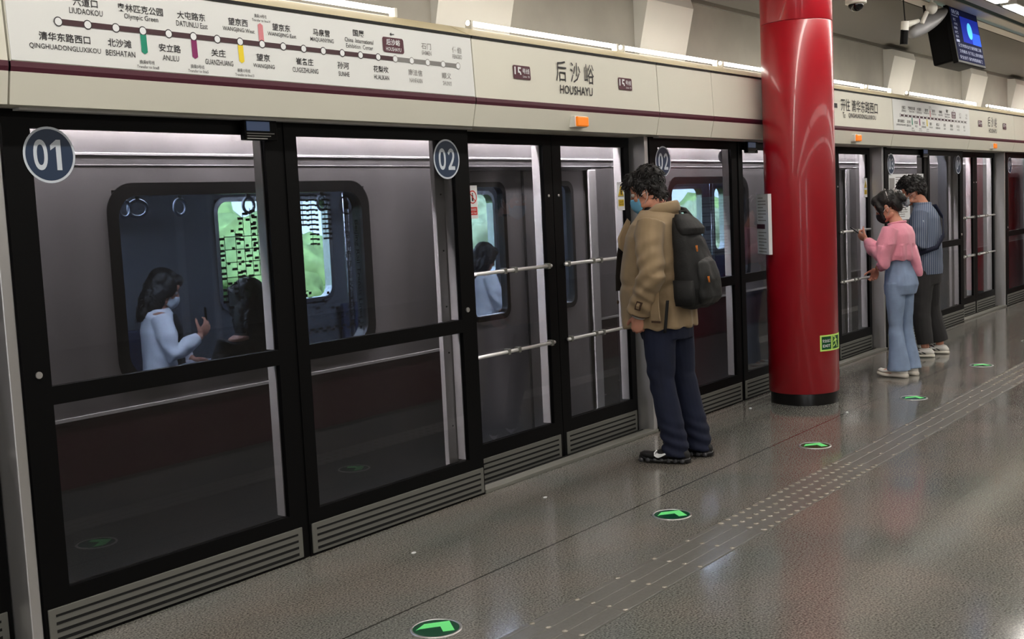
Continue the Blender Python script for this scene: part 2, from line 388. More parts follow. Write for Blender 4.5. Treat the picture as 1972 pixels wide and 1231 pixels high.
# ---------------------------------------------------------------- line map
def fitted(x, z, s, m, h, wmax=None, bold=0.0):
    return text('t', s, m, None, onhead(x, z), h=h, wd=wmax, bold=bold)
LM = thing('route_map', 'large white line map with a purple line and coloured transfer arrows, near left', 'sign', (3.36, 3.77, 2.14), 'line maps on the header')
MB().prism([(3.7692, 2.150), (3.7830, 2.449), (3.7850, 2.449), (3.7715, 2.150)], 'x', 2.107, 4.628).build('board', m_board, LM)
S0, DS, ZL = 2.298, 0.11632, 2.299
def flat(pts, m, name, parent, off=0.0):
    vs = [Vector(onhead(x, z)) - Vector((0, off, 0)) for x, z in pts]
    return MB().add(vs, [tuple(range(len(vs)))]).build(name, m, parent)
flat([(S0, ZL - .0105), (S0 + 15 * DS, ZL - .0105), (S0 + 15 * DS, ZL + .0105), (S0, ZL + .0105)], m_stripe and mat('map_line', srgb(62, 30, 38), .5), 'line_ahead', LM, .0003)
flat([(S0 + 15 * DS, ZL - .0105), (S0 + 19 * DS, ZL - .0105), (S0 + 19 * DS, ZL + .0105), (S0 + 15 * DS, ZL + .0105)], mat('map_grey', srgb(128, 126, 124), .5), 'line_passed', LM, .0003)
ST = [('清华东路西口', 'QINGHUADONGLUXIKOU', 0, .28), ('六道口', 'LIUDAOKOU', 1, .135), ('北沙滩', 'BEISHATAN', 0, .125), ('奥林匹克公园', 'Olympic Green', 1, .15), ('安立路', 'ANLILU', 0, .075),
      ('大屯路东', 'DATUNLU East', 1, .15), ('关庄', 'GUANZHUANG', 0, .14), ('望京西', 'WANGJING West', 1, .165), ('望京', 'WANGJING', 0, .115), ('望京东', 'WANGJING East', 1, .16),
      ('崔各庄', 'CUIGEZHUANG', 0, .15), ('马泉营', 'MAQUANYING', 1, .14), ('孙河', 'SUNHE', 0, .068), ('国展', 'China  International\nExhibition  Center', 1, .185), ('花梨坎', 'HUALIKAN', 0, .1),
      ('后沙峪', 'HOUSHAYU', 2, .105), ('南法信', 'NANFAXIN', 0, .092), ('石门', 'SHIMEN', 1, .07), ('顺义', 'SHUNYI', 0, .066), ('俸伯', 'FENGBO', 1, .074)]
for i, (cn, en, up, wd) in enumerate(ST):
    x = S0 + i * DS
    o = MB()
    o.disc(Vector(onhead(x, ZL)) - Vector((0, .0008, 0)), 0.0175, 24)
    o.build('station_ring', m_ink if i < 15 else m_inkgrey, LM)
    o = MB(); o.disc(Vector(onhead(x, ZL)) - Vector((0, .0012, 0)), 0.0138, 24); o.build('station_dot', m_white, LM)
    ink = m_ink if i < 16 else m_inkgrey
    n = len(cn); cw = n * 0.0335 if n > 2 else n * .036
    x2 = x + {0: .02, 1: 0, 2: .01, 13: -.0, 14: .012, 16: .02, 18: .02}.get(i, 0.0)
    if up == 1:
        two = '\n' in en
        a = fitted(x2, ZL + (.098 if two else .080), cn, ink, .031, cw, .012); b = fitted(x2, ZL + (.0515 if two else .0465), en, ink, .047 if two else (.026 if 'y' in en else .0215), wd, .004)
    elif up == 0:
        a = fitted(x2, ZL - .056, cn, ink, .031, cw, .012); b = fitted(x2, ZL - .094, en, ink, .0215, wd, .004)
    else:
        bx, bz = x - .005, ZL + .064; hw, hh, rd = .0725, .036, .012
        pts = []
        for cx, cz, a0 in ((hw - rd, hh - rd, 0), (-hw + rd, hh - rd, 90), (-hw + rd, -hh + rd, 180), (hw - rd, -hh + rd, 270)):
            for q in range(5):
                an = math.radians(a0 + q * 22.5); pts.append((bx + cx + rd * math.cos(an), bz + cz + rd * math.sin(an)))
        flat(pts, m_stripe, 'current_station_box', LM, .0006)
        a = text('t', cn, m_white, None, Vector(onhead(bx, bz + .013)) - Vector((0, .0012, 0)), h=.03, wd=.095, bold=.012)
        b = text('t', en, m_white, None, Vector(onhead(bx, bz - .019)) - Vector((0, .0012, 0)), h=.018, wd=.105, bold=.004)
        flat([(bx - .018, bz + .052), (bx - .008, bz + .06), (bx - .008, bz + .054), (bx + .012, bz + .054), (bx + .012, bz + .05), (bx - .008, bz + .05), (bx - .008, bz + .044)], m_ink, 'direction_arrow', LM, .0004)
    join_text('station_name', [a, b], LM)
for i, col, dn, num in ((3, srgb(0, 140, 110), 1, '8'), (5, srgb(130, 24, 92), 1, '5'), (7, srgb(236, 210, 40), 1, '13'), (8, srgb(214, 132, 140), 0, '14')):
    x = S0 + i * DS; sg = -1 if dn else 1; L0 = .088
    flat([(x - .0135, ZL + sg * .010), (x + .0135, ZL + sg * .010), (x + .0135, ZL + sg * (L0 - .008)), (x, ZL + sg * L0), (x - .0135, ZL + sg * (L0 - .008))], mat('transfer_%s' % num, col, .5), 'transfer_arrow', LM, .0001)
    zt = ZL + (-.118 if dn else .117)
    join_text('transfer_note', [fitted(x + .006, zt, '换乘%s号线' % num, m_ink, .0155, .066), fitted(x + .008, zt - .018, 'Transfer to line%s' % num, m_inkgrey, .011, .098)], LM)
dup(LM, (8.87, 0, 0), 'small-looking white line map above the couple, beyond the red column')

# station name sign
def name_sign(dx, lab):
    t = thing('station_sign', lab, 'sign', (5.57 + dx, 3.77, 2.2), 'station name signs on the header')
    join_text('station_name', [text('t', '后 沙 峪', m_ink, None, onhead(5.575 + dx, 2.335), h=.118, wd=.39, bold=0.0), text('t', 'HOUSHAYU', m_ink, None, onhead(5.575 + dx, 2.232), h=.05, wd=.338, bold=.012)], t)
    for x in (5.051, 6.12):
        hw, hh, rd = .078, .037, .008; pts = []
        for cx, cz, a0 in ((hw - rd, hh - rd, 0), (-hw + rd, hh - rd, 90), (-hw + rd, -hh + rd, 180), (hw - rd, -hh + rd, 270)):
            for q in range(4):
                an = math.radians(a0 + q * 30); pts.append((x + dx + cx + rd * math.cos(an), 2.302 + cz + rd * math.sin(an)))
        p = flat(pts, m_stripe, 'line_badge', t)
        e = Vector((0, .0006, 0))
        a = text('t', '15', m_white, None, Vector(onhead(x - .037 + dx, 2.302)) - e, h=.056, wd=.062, bold=.02)
        b = text('t', '号线', m_white, None, Vector(onhead(x + .037 + dx, 2.31)) - e, h=.03, wd=.064, bold=.006)
        c = text('t', 'Line 15', m_white, None, Vector(onhead(x + .037 + dx, 2.281)) - e, h=.011, wd=.06)
        join_text('badge_lettering', [a, b, c], p)
name_sign(0, 'station name sign with two purple line badges above the waiting man')
name_sign(8.87, 'far station name sign with two dark line badges at the right edge')
t = thing('destination_sign', 'destination lettering on the header just right of the red column', 'sign', (10.1, 3.77, 2.25))
join_text('lettering', [text('t', '开往 清华东路西口', m_ink, None, onhead(10.11, 2.335), h=.108, wd=.9, bold=.004), text('t', 'To', m_ink, None, onhead(9.72, 2.245), h=.05, wd=.06, bold=.008),
                        text('t', 'QINGHUADONGLUXIKOU', m_ink, None, onhead(10.16, 2.245), h=.046, wd=.68, bold=.01)], t)
flat([(9.42, 2.32), (9.5, 2.385), (9.5, 2.34), (9.575, 2.34), (9.575, 2.30), (9.5, 2.30), (9.5, 2.255)], m_ink, 'arrow', t)
# ================================================================ platform screen doors
def number_disc(x, z, y, num, parent):
    d = MB().disc((x, y, z), .1035, 48).build('number_disc', m_discrim, parent)
    MB().disc((x, y - .0006, z), .0945, 48).build('blue_field', m_disc, d)
    one = MB().add([(x + .030 + px_, y - .0012, z + pz_) for px_, pz_ in ((-.004, -.056), (.016, -.056), (.016, .056), (-.001, .056), (-.026, .036), (-.026, .017), (-.004, .031))], [(0, 1, 2, 3, 6), (3, 4, 5, 6)]).build('t', m_discrim) if num[1] == '1' else None
    wide = {c: chr(ord(c) + 0xFEE0) for c in '0123456789'}
    join_text('digits', [text('t', wide[num[0]], m_discrim, None, (x - .036, y - .0012, z), h=.112, wd=.056, bold=.03, res=6), one or text('t', wide[num[1]], m_discrim, None, (x + .036, y - .0012, z), h=.112, wd=.056, bold=.03, res=6)], d)
def frame_mb(x0, x1, z0, z1, y0, y1, holes):
    """a flat frame with rectangular holes (holes stacked vertically, same x range)"""
    mb = MB(); hx0, hx1 = holes[0][0], holes[0][1]
    mb.box(x0, hx0, y0, y1, z0, z1); mb.box(hx1, x1, y0, y1, z0, z1)
    zs = [z0] + [z for h in holes for z in (h[2], h[3])] + [z1]
    for a, b in zip(zs[0::2], zs[1::2]): mb.box(hx0, hx1, y0, y1, a, b)
    return mb
def grille(x0, x1, y, parent):
    g = MB(); g.box(x0, x1, y - .002, y + .02, .012, .152, .002)
    o = g.build('grille', m_grille, parent)
    s = MB(); zz = [.026, .057, .088, .119]; hh = [.0125, .0115, .0105, .009]
    for z, h in zip(zz, hh): s.box(x0 + .028, x1 - .028, y - .0035, y + .004, z, z + h)
    s.build('slot', m_slot, o)
def fixed_door(x0, x1, gx0, gx1, lab, num=None, numx=None, knobx=None, pillar=False, Y=3.91):
    t = thing('screen_door', lab, 'screen door', ((x0 + x1) / 2, Y, 0), 'fixed platform screen doors')
    holes = [(gx0, gx1, .216, .911), (gx0, gx1, .98, 1.932)]
    frame_mb(x0, x1, .0, 1.998, Y, Y + .035, holes).build('frame', m_black, t)
    for h in holes:
        MB().box(h[0] - .004, h[1] + .004, Y + .012, Y + .022, h[2] - .004, h[3] + .004).build('glass_pane', g_door, t)
    mb = MB()
    for h in holes:
        mb.box(h[1] - .006, h[1] + .004, Y + .024, Y + .075, h[2], h[3]); mb.box(h[0] - .004, h[0] + .004, Y + .024, Y + .075, h[2], h[3])
    mb.build('inner_profile', m_silver, t)
    if pillar:
        p = MB(); p.box(gx1 - .075, gx1 + .06, Y + .08, Y + .11, .16, 1.99, .004).build('pocket_profile', m_silver, t)
        q = MB()
        for z in (.4, .8, 1.05, 1.35, 1.65): q.box(gx1 - .038, gx1 - .03, Y + .076, Y + .082, z, z + .008)
        q.build('screw', m_ink, t)
    grille(x0 + .012, x1 - .012, Y - .004, t)
    if num: number_disc(numx, 1.835, Y - .0015, num, t)
    if knobx:
        MB().tube([(knobx, Y - .006, 1.03), (knobx, Y + .004, 1.03)], .013, 20).build('lock_cylinder', m_steel, t, angle=40)
    return t
def slide_door(x0, x1, gx0, gx1, lab, side, Y=4.04):
    t = thing('sliding_screen_door', lab, 'screen door', ((x0 + x1) / 2, Y, 0), 'sliding platform screen doors')
    holes = [(gx0, gx1, .232, 1.935)]
    frame_mb(x0, x1, .0, 1.998, Y, Y + .035, holes).build('frame', m_black, t)
    MB().box(gx0 - .004, gx1 + .004, Y + .012, Y + .022, .228, 1.939).build('glass_pane', g_door, t)
    mb = MB(); mb.box(gx1 - .008, gx1 + .006, Y + .024, Y + .08, .232, 1.935); mb.build('inner_profile', m_silver, t)
    for z in (.735, 1.205):
        MB().tube([(gx0 - .02, Y - .012, z), (gx1 + .02, Y - .012, z)], .0105, 12).build('hand_rail', m_silver, t, smooth=True)
        c = MB()
        for q in (.38, .52, .98) if side == 'l' else (.02, .40, .52):
            xx = gx0 + (gx1 - gx0) * q; c.box(xx - .012, xx + .012, Y - .026, Y + .012, z - .017, z + .017, .003)
        c.build('rail_clamp', m_grille, t)
    gr = (x0 + .02, x1 - .03) if side == 'l' else (x0 + .03, x1 - .02)
    grille(gr[0], gr[1], Y - .004, t)
    MB().tube([((gx1 + .04 if side == 'l' else gx0 - .04), Y - .004, 1.63), ((gx1 + .04 if side == 'l' else gx0 - .04), Y + .003, 1.63)], .008, 12).build('lock_cylinder', m_steel, t, smooth=True)
    return t
def sticker(x, z, kind, lab, Y):
    t = thing('safety_sticker', lab, 'sticker', (x, Y, z - .09))
    W = .043
    MB().box(x - W, x + W, Y - .0012, Y, z - .0925, z + .0925).build('sheet', m_white, t)
    if kind == 'no':
        rd = mat('sign_red', srgb(206, 40, 36), .5); c = MB(); cz = z + .028
        n = 40
        for k in range(n):
            a, b = 2 * PI * k / n, 2 * PI * (k + 1) / n
            c.quad(*[(x + r * math.cos(q), Y - .0022, cz + r * math.sin(q)) for r, q in ((.031, a), (.037, a), (.037, b), (.031, b))])
        c.quad((x - .025, Y - .0024, cz + .021), (x - .021, Y - .0024, cz + .025), (x + .025, Y - .0024, cz - .021), (x + .021, Y - .0024, cz - .025)); c.build('ban_ring', rd, t)
        f = MB().disc((x, Y - .002, cz + .018), .005, 12); f.quad((x - .006, Y - .002, cz + .012), (x + .006, Y - .002, cz + .012), (x + .007, Y - .002, cz - .022), (x - .007, Y - .002, cz - .022)); f.build('figure', m_ink, t)
        p = MB().box(x - .036, x + .036, Y - .002, Y - .001, z - .072, z - .028).build('caption_plate', rd, t)
        text('caption', '请勿倚靠\nDon\'t lean', m_white, p, (x, Y - .0026, z - .05), h=.032, wd=.058)
    else:
        ye = mat('sign_yellow', srgb(214, 182, 44), .5)
        c = MB().add([(x - .034, Y - .002, z + .002), (x + .034, Y - .002, z + .002), (x, Y - .002, z + .078)], [(0, 1, 2)]); c.build('warning_triangle', ye, t)
        f = MB().disc((x, Y - .0026, z + .045), .0045, 12); f.quad((x - .007, Y - .0026, z + .038), (x + .005, Y - .0026, z + .038), (x + .008, Y - .0026, z + .01), (x - .004, Y - .0026, z + .01)); f.box(x + .010, x + .013, Y - .0028, Y - .0026, z + .01, z + .036); f.build('figure', m_ink, t)
        MB().box(x - .036, x + .036, Y - .002, Y - .001, z - .003, z).build('rule', m_ink, t)
        p = MB().box(x - .033, x + .033, Y - .002, Y - .001, z - .066, z - .022).build('caption_plate', ye, t)
        text('caption', '当心夹手\nMind hands', m_ink, p, (x, Y - .0026, z - .044), h=.03, wd=.054)
P = 4.49
MOD = ['at the left edge of the picture', 'left of the waiting man', 'behind the waiting man and the red column', 'behind the couple', 'at the right edge']
for k in range(-1, 4):
    o = k * P; w = MOD[k + 1]
    na, nb = {-1: ('01', '01'), 0: ('01', '02'), 1: ('02', '03'), 2: ('03', '04'), 3: ('04', '05')}[k]
    if k >= 0:
        la = ['fixed glass door with disc 01, beside the near silver post', 'fixed glass door with disc 02 behind the waiting man', 'fixed glass door with disc 03 behind the couple', 'fixed glass door with disc 04 at the right edge'][k]
        lb = ['fixed glass door with disc 02, middle left of the picture', 'fixed glass door hidden behind the red column', 'fixed glass door with disc 04, right of the man in the striped shirt', 'fixed glass door beyond the right edge'][k]
        fixed_door(o + 2.125, o + 3.398, o + 2.232, o + 3.322, la, na, o + 2.300, o + 2.183)
        fixed_door(o + 3.434, o + 4.718, o + 3.506, o + 4.600, lb, nb, o + 4.537, o + 4.645, pillar=True)
        q = MB().box(o + 3.398, o + 3.434, 3.915, 3.96, 0, 1.998).build('door_mullion', m_black)
        tag(q, 'slim black mullion between fixed doors ' + w, 'mullion', 'door mullions')
    ls = 'left' ; 
    slide_door(o + 4.76, o + 5.665, o + 4.86, o + 5.58, 'left leaf of the sliding glass doors ' + w, 'l')
    slide_door(o + 5.671, o + 6.56, o + 5.765, o + 6.50, 'right leaf of the sliding glass doors ' + w, 'r')
    pl = ['nearest brushed steel post at the left edge', 'brushed steel post in front of the waiting man', 'brushed steel post beside the woman in pink', 'brushed steel post at the right edge, past the couple', 'farthest brushed steel post, out of the picture'][k + 1]
    q = MB().box(o + 6.565, o + 6.610, 3.918, 4.10, 0.0, 2.0, .004).build('steel_post', m_steel); tag(q, pl, 'post', 'steel posts between the doors')
    q = MB().box(o + 4.722, o + 6.60, 3.905, 3.985, 0.0, .022, .003).build('door_sill', mat('sill_metal', srgb(134, 134, 126), .45, .3)); tag(q, 'pale threshold strip under the sliding doors ' + w, 'sill', 'thresholds of the sliding doors')
    q = MB().box(o + 4.73, o + 6.58, 3.985, 4.04, 0.0, .008).box(o + 4.73, o + 6.58, 4.005, 4.015, 0, .016).build('door_track', m_slot); tag(q, 'dark guide track behind the threshold ' + w, 'track', 'guide tracks of the sliding doors')
sticker(4.868 + .03, 1.608, 'no', 'red and white no-leaning sticker on the sliding door beside disc 02', 4.046)
sticker(6.452, 1.612, 'warn', 'yellow warning sticker on the sliding door in front of the man\'s face', 4.046)
sticker(6.452 + P, 1.612, 'warn', 'yellow warning sticker on the sliding door left of the woman in pink', 4.046)
# grey lamp strip under the header
for k in range(0, 3):
    q = MB().box(k * P + 2.17, k * P + 4.70, 3.86, 3.905, 1.990, 1.9995).build('underside_strip', m_silver)
    tag(q, 'thin grey strip under the header ' + MOD[k + 1], 'trim strip', 'strips under the header')
# notices on the door behind the couple
def notice(x0, x1, z0, z1, lab, seed, pic=False, Y=3.92):
    t = thing('paper_notice', lab, 'notice', ((x0 + x1) / 2, Y, z0))
    MB().box(x0, x1, Y - .0015, Y, z0, z1).build('sheet', m_white, t)
    rnd = random.Random(seed); mb = MB(); z = z1 - .03
    if pic: MB().box(x0 + .03, x0 + .03 + (x1 - x0) * .28, Y - .003, Y - .0016, z1 - .16, z1 - .04).build('picture', m_inkgrey, t); 
    while z > z0 + .02:
        xs = x0 + (.06 + (x1 - x0) * .3 if pic and z > z1 - .17 else .03); mb.box(xs, xs + (x1 - .03 - xs) * rnd.uniform(.6, 1), Y - .003, Y - .0016, z - .008, z); z -= .022
    mb.build('print_lines', m_inkgrey, t)
notice(11.22, 11.75, 1.50, 1.735, 'white printed notice with a small picture on the glass, above the woman\'s head', 1, True)
notice(11.77, 12.32, 1.50, 1.735, 'white printed notice on the glass behind the man\'s dark curly hair', 2, True)
notice(11.45, 11.86, 1.27, 1.47, 'lower white printed sheet on the glass between the couple\'s heads', 3)
# small destination screens tucked under the header
def small_screen(x, lab):
    t = thing('small_screen', lab, 'screen', (x, 3.85, 1.9), 'small screens under the header')
    MB().box(x - .09, x + .09, 3.872, 3.904, 1.905, 1.992, .004).build('casing', m_black, t)
    MB().box(x - .08, x + .045, 3.868, 3.873, 1.945, 1.985).build('display', mat('display_blue', srgb(70, 88, 122), .3, emit=.22), t)
    mb = MB()
    for i in range(3): mb.box(x - .08, x + .07 - .02 * i, 3.868, 3.872, 1.932 - i * .011, 1.936 - i * .011)
    mb.build('caption_lines', m_inkgrey, t)
small_screen(3.275, 'small blue screen under the header above the train window')
small_screen(8.10, 'small blue screen under the header beside the red column')
small_screen(12.25, 'small dark screen under the header above the couple')
# white camera dome hanging inside the screen door
t = thing('security_camera', 'small white camera with a dark red lens behind the glass, left of the red column', 'camera', (7.9, 3.93, 1.9))
MB().ellipsoid((7.86, 4.01, 1.885), (.032, .03, .045)).build('dome', m_white, t, smooth=True)
MB().ellipsoid((7.862, 3.982, 1.878), (.016, .014, .022)).build('lens', mat('lens_red', srgb(90, 30, 30), .2), t, smooth=True)
MB().tube([(7.86, 4.01, 1.93), (7.86, 4.01, 1.99)], .008).build('stem', m_white, t)

# ================================================================ red columns
def column(x, y, lab, r=.261):
    t = thing('column', lab, 'column', (x, y, 0), 'red columns along the platform')
    for i, (a, b) in enumerate(((.088, 2.825), (2.828, 3.46))):
        rings = [[(x + rr * math.cos(2 * PI * k / 96), y + rr * math.sin(2 * PI * k / 96), z) for k in range(96)] for z, rr in ((a, r - .002), (a + .004, r), (b - .004, r), (b, r - .002))]
        MB().rings(rings).build('cladding', m_red, t, angle=50)
    rings = [[(x + rr * math.cos(2 * PI * k / 96), y + rr * math.sin(2 * PI * k / 96), z) for k in range(96)] for z, rr in ((0, r - .012), (.085, r - .012), (.0905, r - .014))]
    MB().rings(rings).build('plinth', mat('plinth_black', srgb(16, 15, 15), .28), t, angle=50)
    return t
CX, CY = 8.102, 3.499
column(CX, CY, 'glossy red round column with a black foot, right of the waiting man')
column(CX + 9.1, CY, 'second red column beyond the right edge, seen only mirrored in the glass')
# notice on the column: bent sheet that follows the surface
def on_col(az0, az1, z0, z1, off, m, name, parent, n=10):
    mb = MB(); R_ = .261 + off
    a = [az0 + (az1 - az0) * i / n for i in range(n + 1)]
    vs = [(CX + R_ * math.cos(q), CY + R_ * math.sin(q), z) for z in (z0, z1) for q in a]
    return mb.add(vs, [(i, i + 1, n + 2 + i, n + 1 + i) for i in range(n)]).build(name, m, parent)
VIEW = math.atan2(-CY, -CX)          # azimuth from the column towards the camera
def azpix(f): return VIEW + math.asin(max(-1, min(1, f)))   # f: -1 left silhouette .. +1 right silhouette
t = thing('column_notice', 'narrow white notice board fixed to the left flank of the red column', 'notice', (CX, CY, 1.13))
def board_pt(u, z, off):
    az = VIEW - math.radians(71.5); n = Vector((math.cos(az), math.sin(az), 0)); tg = Vector((-n.y, n.x, 0))
    return Vector((CX, CY, 0)) + n * (.261 + off) + tg * u + Vector((0, 0, z))
def board_box(u0, u1, z0, z1, a, b, m, name, parent):
    vs = [board_pt(u, z, o) for o in (a, b) for (u, z) in ((u0, z0), (u1, z0), (u1, z1), (u0, z1))]
    return MB().add(vs, [(3, 2, 1, 0), (4, 5, 6, 7), (0, 1, 5, 4), (1, 2, 6, 5), (2, 3, 7, 6), (3, 0, 4, 7)]).build(name, m, parent)
board_box(-.145, .145, 1.135, 1.585, .004, .03, m_white, 'board', t)
board_box(-.145, .06, 1.325, 1.36, .0305, .031, m_stripe, 'purple_band', t)
mb_l = [(-.11 + .0, .09 - .06 * (i % 3 == 2), 1.15 + i * .024) for i in range(7)] + [(-.11, .09 - .07 * (i % 3 == 1), 1.385 + i * .024) for i in range(8)]
mb = MB()
for u0, u1, z in mb_l:
    vs = [board_pt(u, zz, .0308) for u, zz in ((u0, z), (u1, z), (u1, z + .007), (u0, z + .007))]; mb.add(vs, [(0, 1, 2, 3)])
mb.build('print_lines', m_inkgrey, t)
t = thing('exit_sign', 'green and yellow exit sign wrapped round the foot of the red column', 'sign', (CX, CY, .4))
glow = mat('sign_glow', srgb(190, 226, 110), .5, emit=.15); green = mat('sign_green', srgb(14, 84, 48), .4)
on_col(azpix(.46), azpix(.46) + 1.15, .405, .525, .0015, glow, 'luminous_sheet', t, 20)
A0 = azpix(.46) + .05
pn = on_col(A0, A0 + .34, .417, .513, .0025, green, 'text_panel', t)
def bend(ob, az_c, z_c, off):
    for v in ob.data.vertices:
        a = az_c + v.co.x / .261; R_ = .261 + off; z = v.co.z
        v.co = Vector((CX + R_ * math.cos(a), CY + R_ * math.sin(a), z_c + z))
a = text('t', '安全出口', m_white, None, (0, 0, 0), h=.024, wd=.074, bold=.01); bend(a, A0 + .17, .482, .0032)
b = text('t', 'EXIT', m_white, None, (0, 0, 0), h=.02, wd=.07, bold=.02); bend(b, A0 + .17, .444, .0032)
join_text('exit_lettering', [a, b], pn)
pn = on_col(A0 + .38, A0 + .78, .417, .513, .0025, green, 'figure_panel', t)
def bent_poly(polys, az_c, z_c, off, name, m, parent):
    mb = MB()
    for p in polys:
        mb.add([(CX + (.261 + off) * math.cos(az_c + x / .261), CY + (.261 + off) * math.sin(az_c + x / .261), z_c + z) for x, z in p], [tuple(range(len(p)))])
    return mb.build(name, m, parent)
run = [[(-.006 + .008 * math.cos(q * PI / 5), .034 + .008 * math.sin(q * PI / 5)) for q in range(10)], [(-.012, .026), (.004, .026), (.012, -.004), (.0, -.006)], [(.004, -.002), (.012, -.004), (.03, -.036), (.022, -.042)], [(-.0, -.004), (.008, -.006), (-.012, -.026), (-.03, -.034), (-.032, -.026), (-.016, -.018)], [(.002, .024), (.006, .018), (.026, .01), (.026, .018)], [(-.01, .024), (-.006, .016), (-.024, .0), (-.03, .006)]]
bent_poly(run, A0 + .56, .465, .0033, 'running_figure', glow, pn)
bent_poly([[(-.048, -.046), (-.042, -.046), (-.042, .046), (-.048, .046)], [(-.048, .040), (-.016, .040), (-.016, .046), (-.048, .046)]], A0 + .58, .465, .0034, 'door_outline', glow, pn)

# ================================================================ floor signs, tactile strip, grit
def floor_sign(x, y, lab):
    t = thing('floor_exit_sign', lab, 'floor sign', (x, y, 0), 'round exit arrows in the floor')
    rim = [[(x + r * math.cos(2 * PI * k / 48), y + r * math.sin(2 * PI * k / 48), z) for k in range(48)] for r, z in ((.1, .0005), (.099, .003), (.089, .0035), (.088, .001))]
    MB().rings(rim, cap=False).build('rim', m_steel, t, smooth=True)
    MB().disc((x, y, .0022), .089, 48, 'z').build('green_disc', mat('floor_green', srgb(4, 70, 44), .25), t)
    pts = [(-.082, .028), (-.03, .048), (.03, .048), (.066, .030), (.066, -.05), (.030, -.05), (.030, .012), (-.03, .012), (-.06, .012)]
    pts = [(-.078, .0), (-.035, .055), (.062, .055), (.062, -.048), (.018, -.048), (.018, .008), (-.06, .008)]
    th = math.radians(-38)
    vs = [(x + px_ * math.cos(th) - py_ * math.sin(th), y + px_ * math.sin(th) + py_ * math.cos(th), .0032) for px_, py_ in pts]
    MB().add(vs, [tuple(range(len(vs)))]).build('arrow', mat('floor_glow', srgb(110, 226, 130), .4, emit=.2), t)
FS = [(1.25, 'left of the picture'), (3.045, 'at the bottom edge, nearest'), (4.826, 'in front of the waiting man\'s shoes'), (6.622, 'in front of the red column'), (8.494, 'beside the woman in pink'), (10.3, 'behind the couple'), (12.1, 'far right')]
for x, w in FS: floor_sign(x, 2.797, 'round green floor sign with an arrow, ' + w)
m_tact = mat('tactile_stone', srgb(112, 110, 105), .3, noise_amt=.14, noise_scale=60)
m_stud = mat('tactile_stud', srgb(168, 162, 150), .14, .2)
_bl = MB().rings([[(r * math.cos(a * PI / 5), r * math.sin(a * PI / 5), z) for a in range(10)] for r, z in ((.0165, .002), (.014, .0058), (.008, .0068))]).mesh('blister')
for p_ in _bl.polygons: p_.use_smooth = True
_bl.materials.append(m_stud)
_rd = MB().box(-.135, .135, -.010, .010, .001, .0042, .0018).mesh('ridge'); _rd.materials.append(m_tact)
_st = MB().ellipsoid((0, 0, .003), (.013, .011, .0042), 12, 8).mesh('stud')
for p_ in _st.polygons: p_.use_smooth = True
_st.materials.append(m_stud)
def kid(name, me, loc, parent):
    o = bpy.data.objects.new(name, me); COL.objects.link(o); o.parent = parent; o.location = loc; return o
for k in range(-3, 44):
    x = 3.265 + .3 * k + .14; dots = 4.7 < x < 6.3 or 9.2 < x < 10.8 or 13.6 < x < 15.3
    t = thing('tactile_tile', ('blister warning tile in the tactile strip facing a sliding door' if dots else 'ridged guiding tile in the tactile strip between the doors'), 'tactile tile', (x, 2.3975, 0), 'blister tiles of the tactile strip' if dots else 'ridged tiles of the tactile strip')
    MB().box(x - .1495, x + .1495, 2.27, 2.525, .0, .0022).build('base', m_tact, t)
    for yy in (-.1125, -.0375, .0375, .1125):
        if dots:
            for q in range(4): kid('blister', _bl, (-.112 + q * .075, yy, 0), t)
        else:
            kid('ridge', _rd, (0, yy, 0), t); kid('stud', _st, (-.14, yy, 0), t)
for i, (x, y, w) in enumerate([(3.706, 3.517, 'near the fixed doors'), (4.803, 3.563, 'in front of the sliding doors'), (7.745, 3.026, 'right of the red column\'s foot'), (7.632, 3.723, 'behind the waiting man')]):
    o = MB().ellipsoid((x, y, .003), (.014, .010, .004), 10, 6).build('paper_scrap', m_white, smooth=True); tag(o, 'tiny white scrap on the floor ' + w, 'litter', 'white scraps on the floor')

# ================================================================ the train
YT = 4.25
m_body = mat('train_steel', (0.47, 0.455, 0.46, 1), .36, .8, noise_amt=.22, noise_scale=2.6, bump=.05, bump_scale=30, stretch=(1, 1, .25))
m_tband = mat('train_band', srgb(50, 16, 26), .4)
m_tblack = mat('train_window_frame', srgb(16, 16, 18), .3)
m_tin = mat('train_lining', srgb(86, 90, 97), .5)
m_tfloor = mat('train_floor', srgb(70, 74, 84), .5)
m_seat = mat('train_seat', srgb(50, 58, 84), .5)
m_rail = mat('train_rail', (.6, .6, .62, 1), .25, 1)
g_train = glass_mat('train_glass', (0.78, 0.82, 0.87, 1))
g_far = glass_mat('far_train_glass', (0.86, 0.92, 0.95, 1), refl=.5)
def rrect(x0, x1, z0, z1, r, n=8):
    pts = []
    for cx, cz, a0 in ((x1 - r, z1 - r, 0), (x0 + r, z1 - r, 90), (x0 + r, z0 + r, 180), (x1 - r, z0 + r, 270)):
        for q in range(n + 1):
            a = math.radians(a0 + 90 * q / n); pts.append((cx + r * math.cos(a), cz + r * math.sin(a)))
    return pts
def ring_frame(x0, x1, z0, z1, r, bw, y0, y1, name, m, parent):
    A = rrect(x0, x1, z0, z1, r); B = rrect(x0 + bw, x1 - bw, z0 + bw, z1 - bw, max(r - bw * .6, .02))
    n = len(A); vs = [(p[0], y0, p[1]) for p in A] + [(p[0], y0, p[1]) for p in B] + [(p[0], y1, p[1]) for p in A] + [(p[0], y1, p[1]) for p in B]; fs = []
    for i in range(n):
        j = (i + 1) % n; fs += [(i, j, n + j, n + i), (2 * n + i, 3 * n + i, 3 * n + j, 2 * n + j), (n + i, n + j, 3 * n + j, 3 * n + i), (i, 2 * n + i, 2 * n + j, j)]
    return MB().add(vs, fs).build(name, m, parent, angle=30)
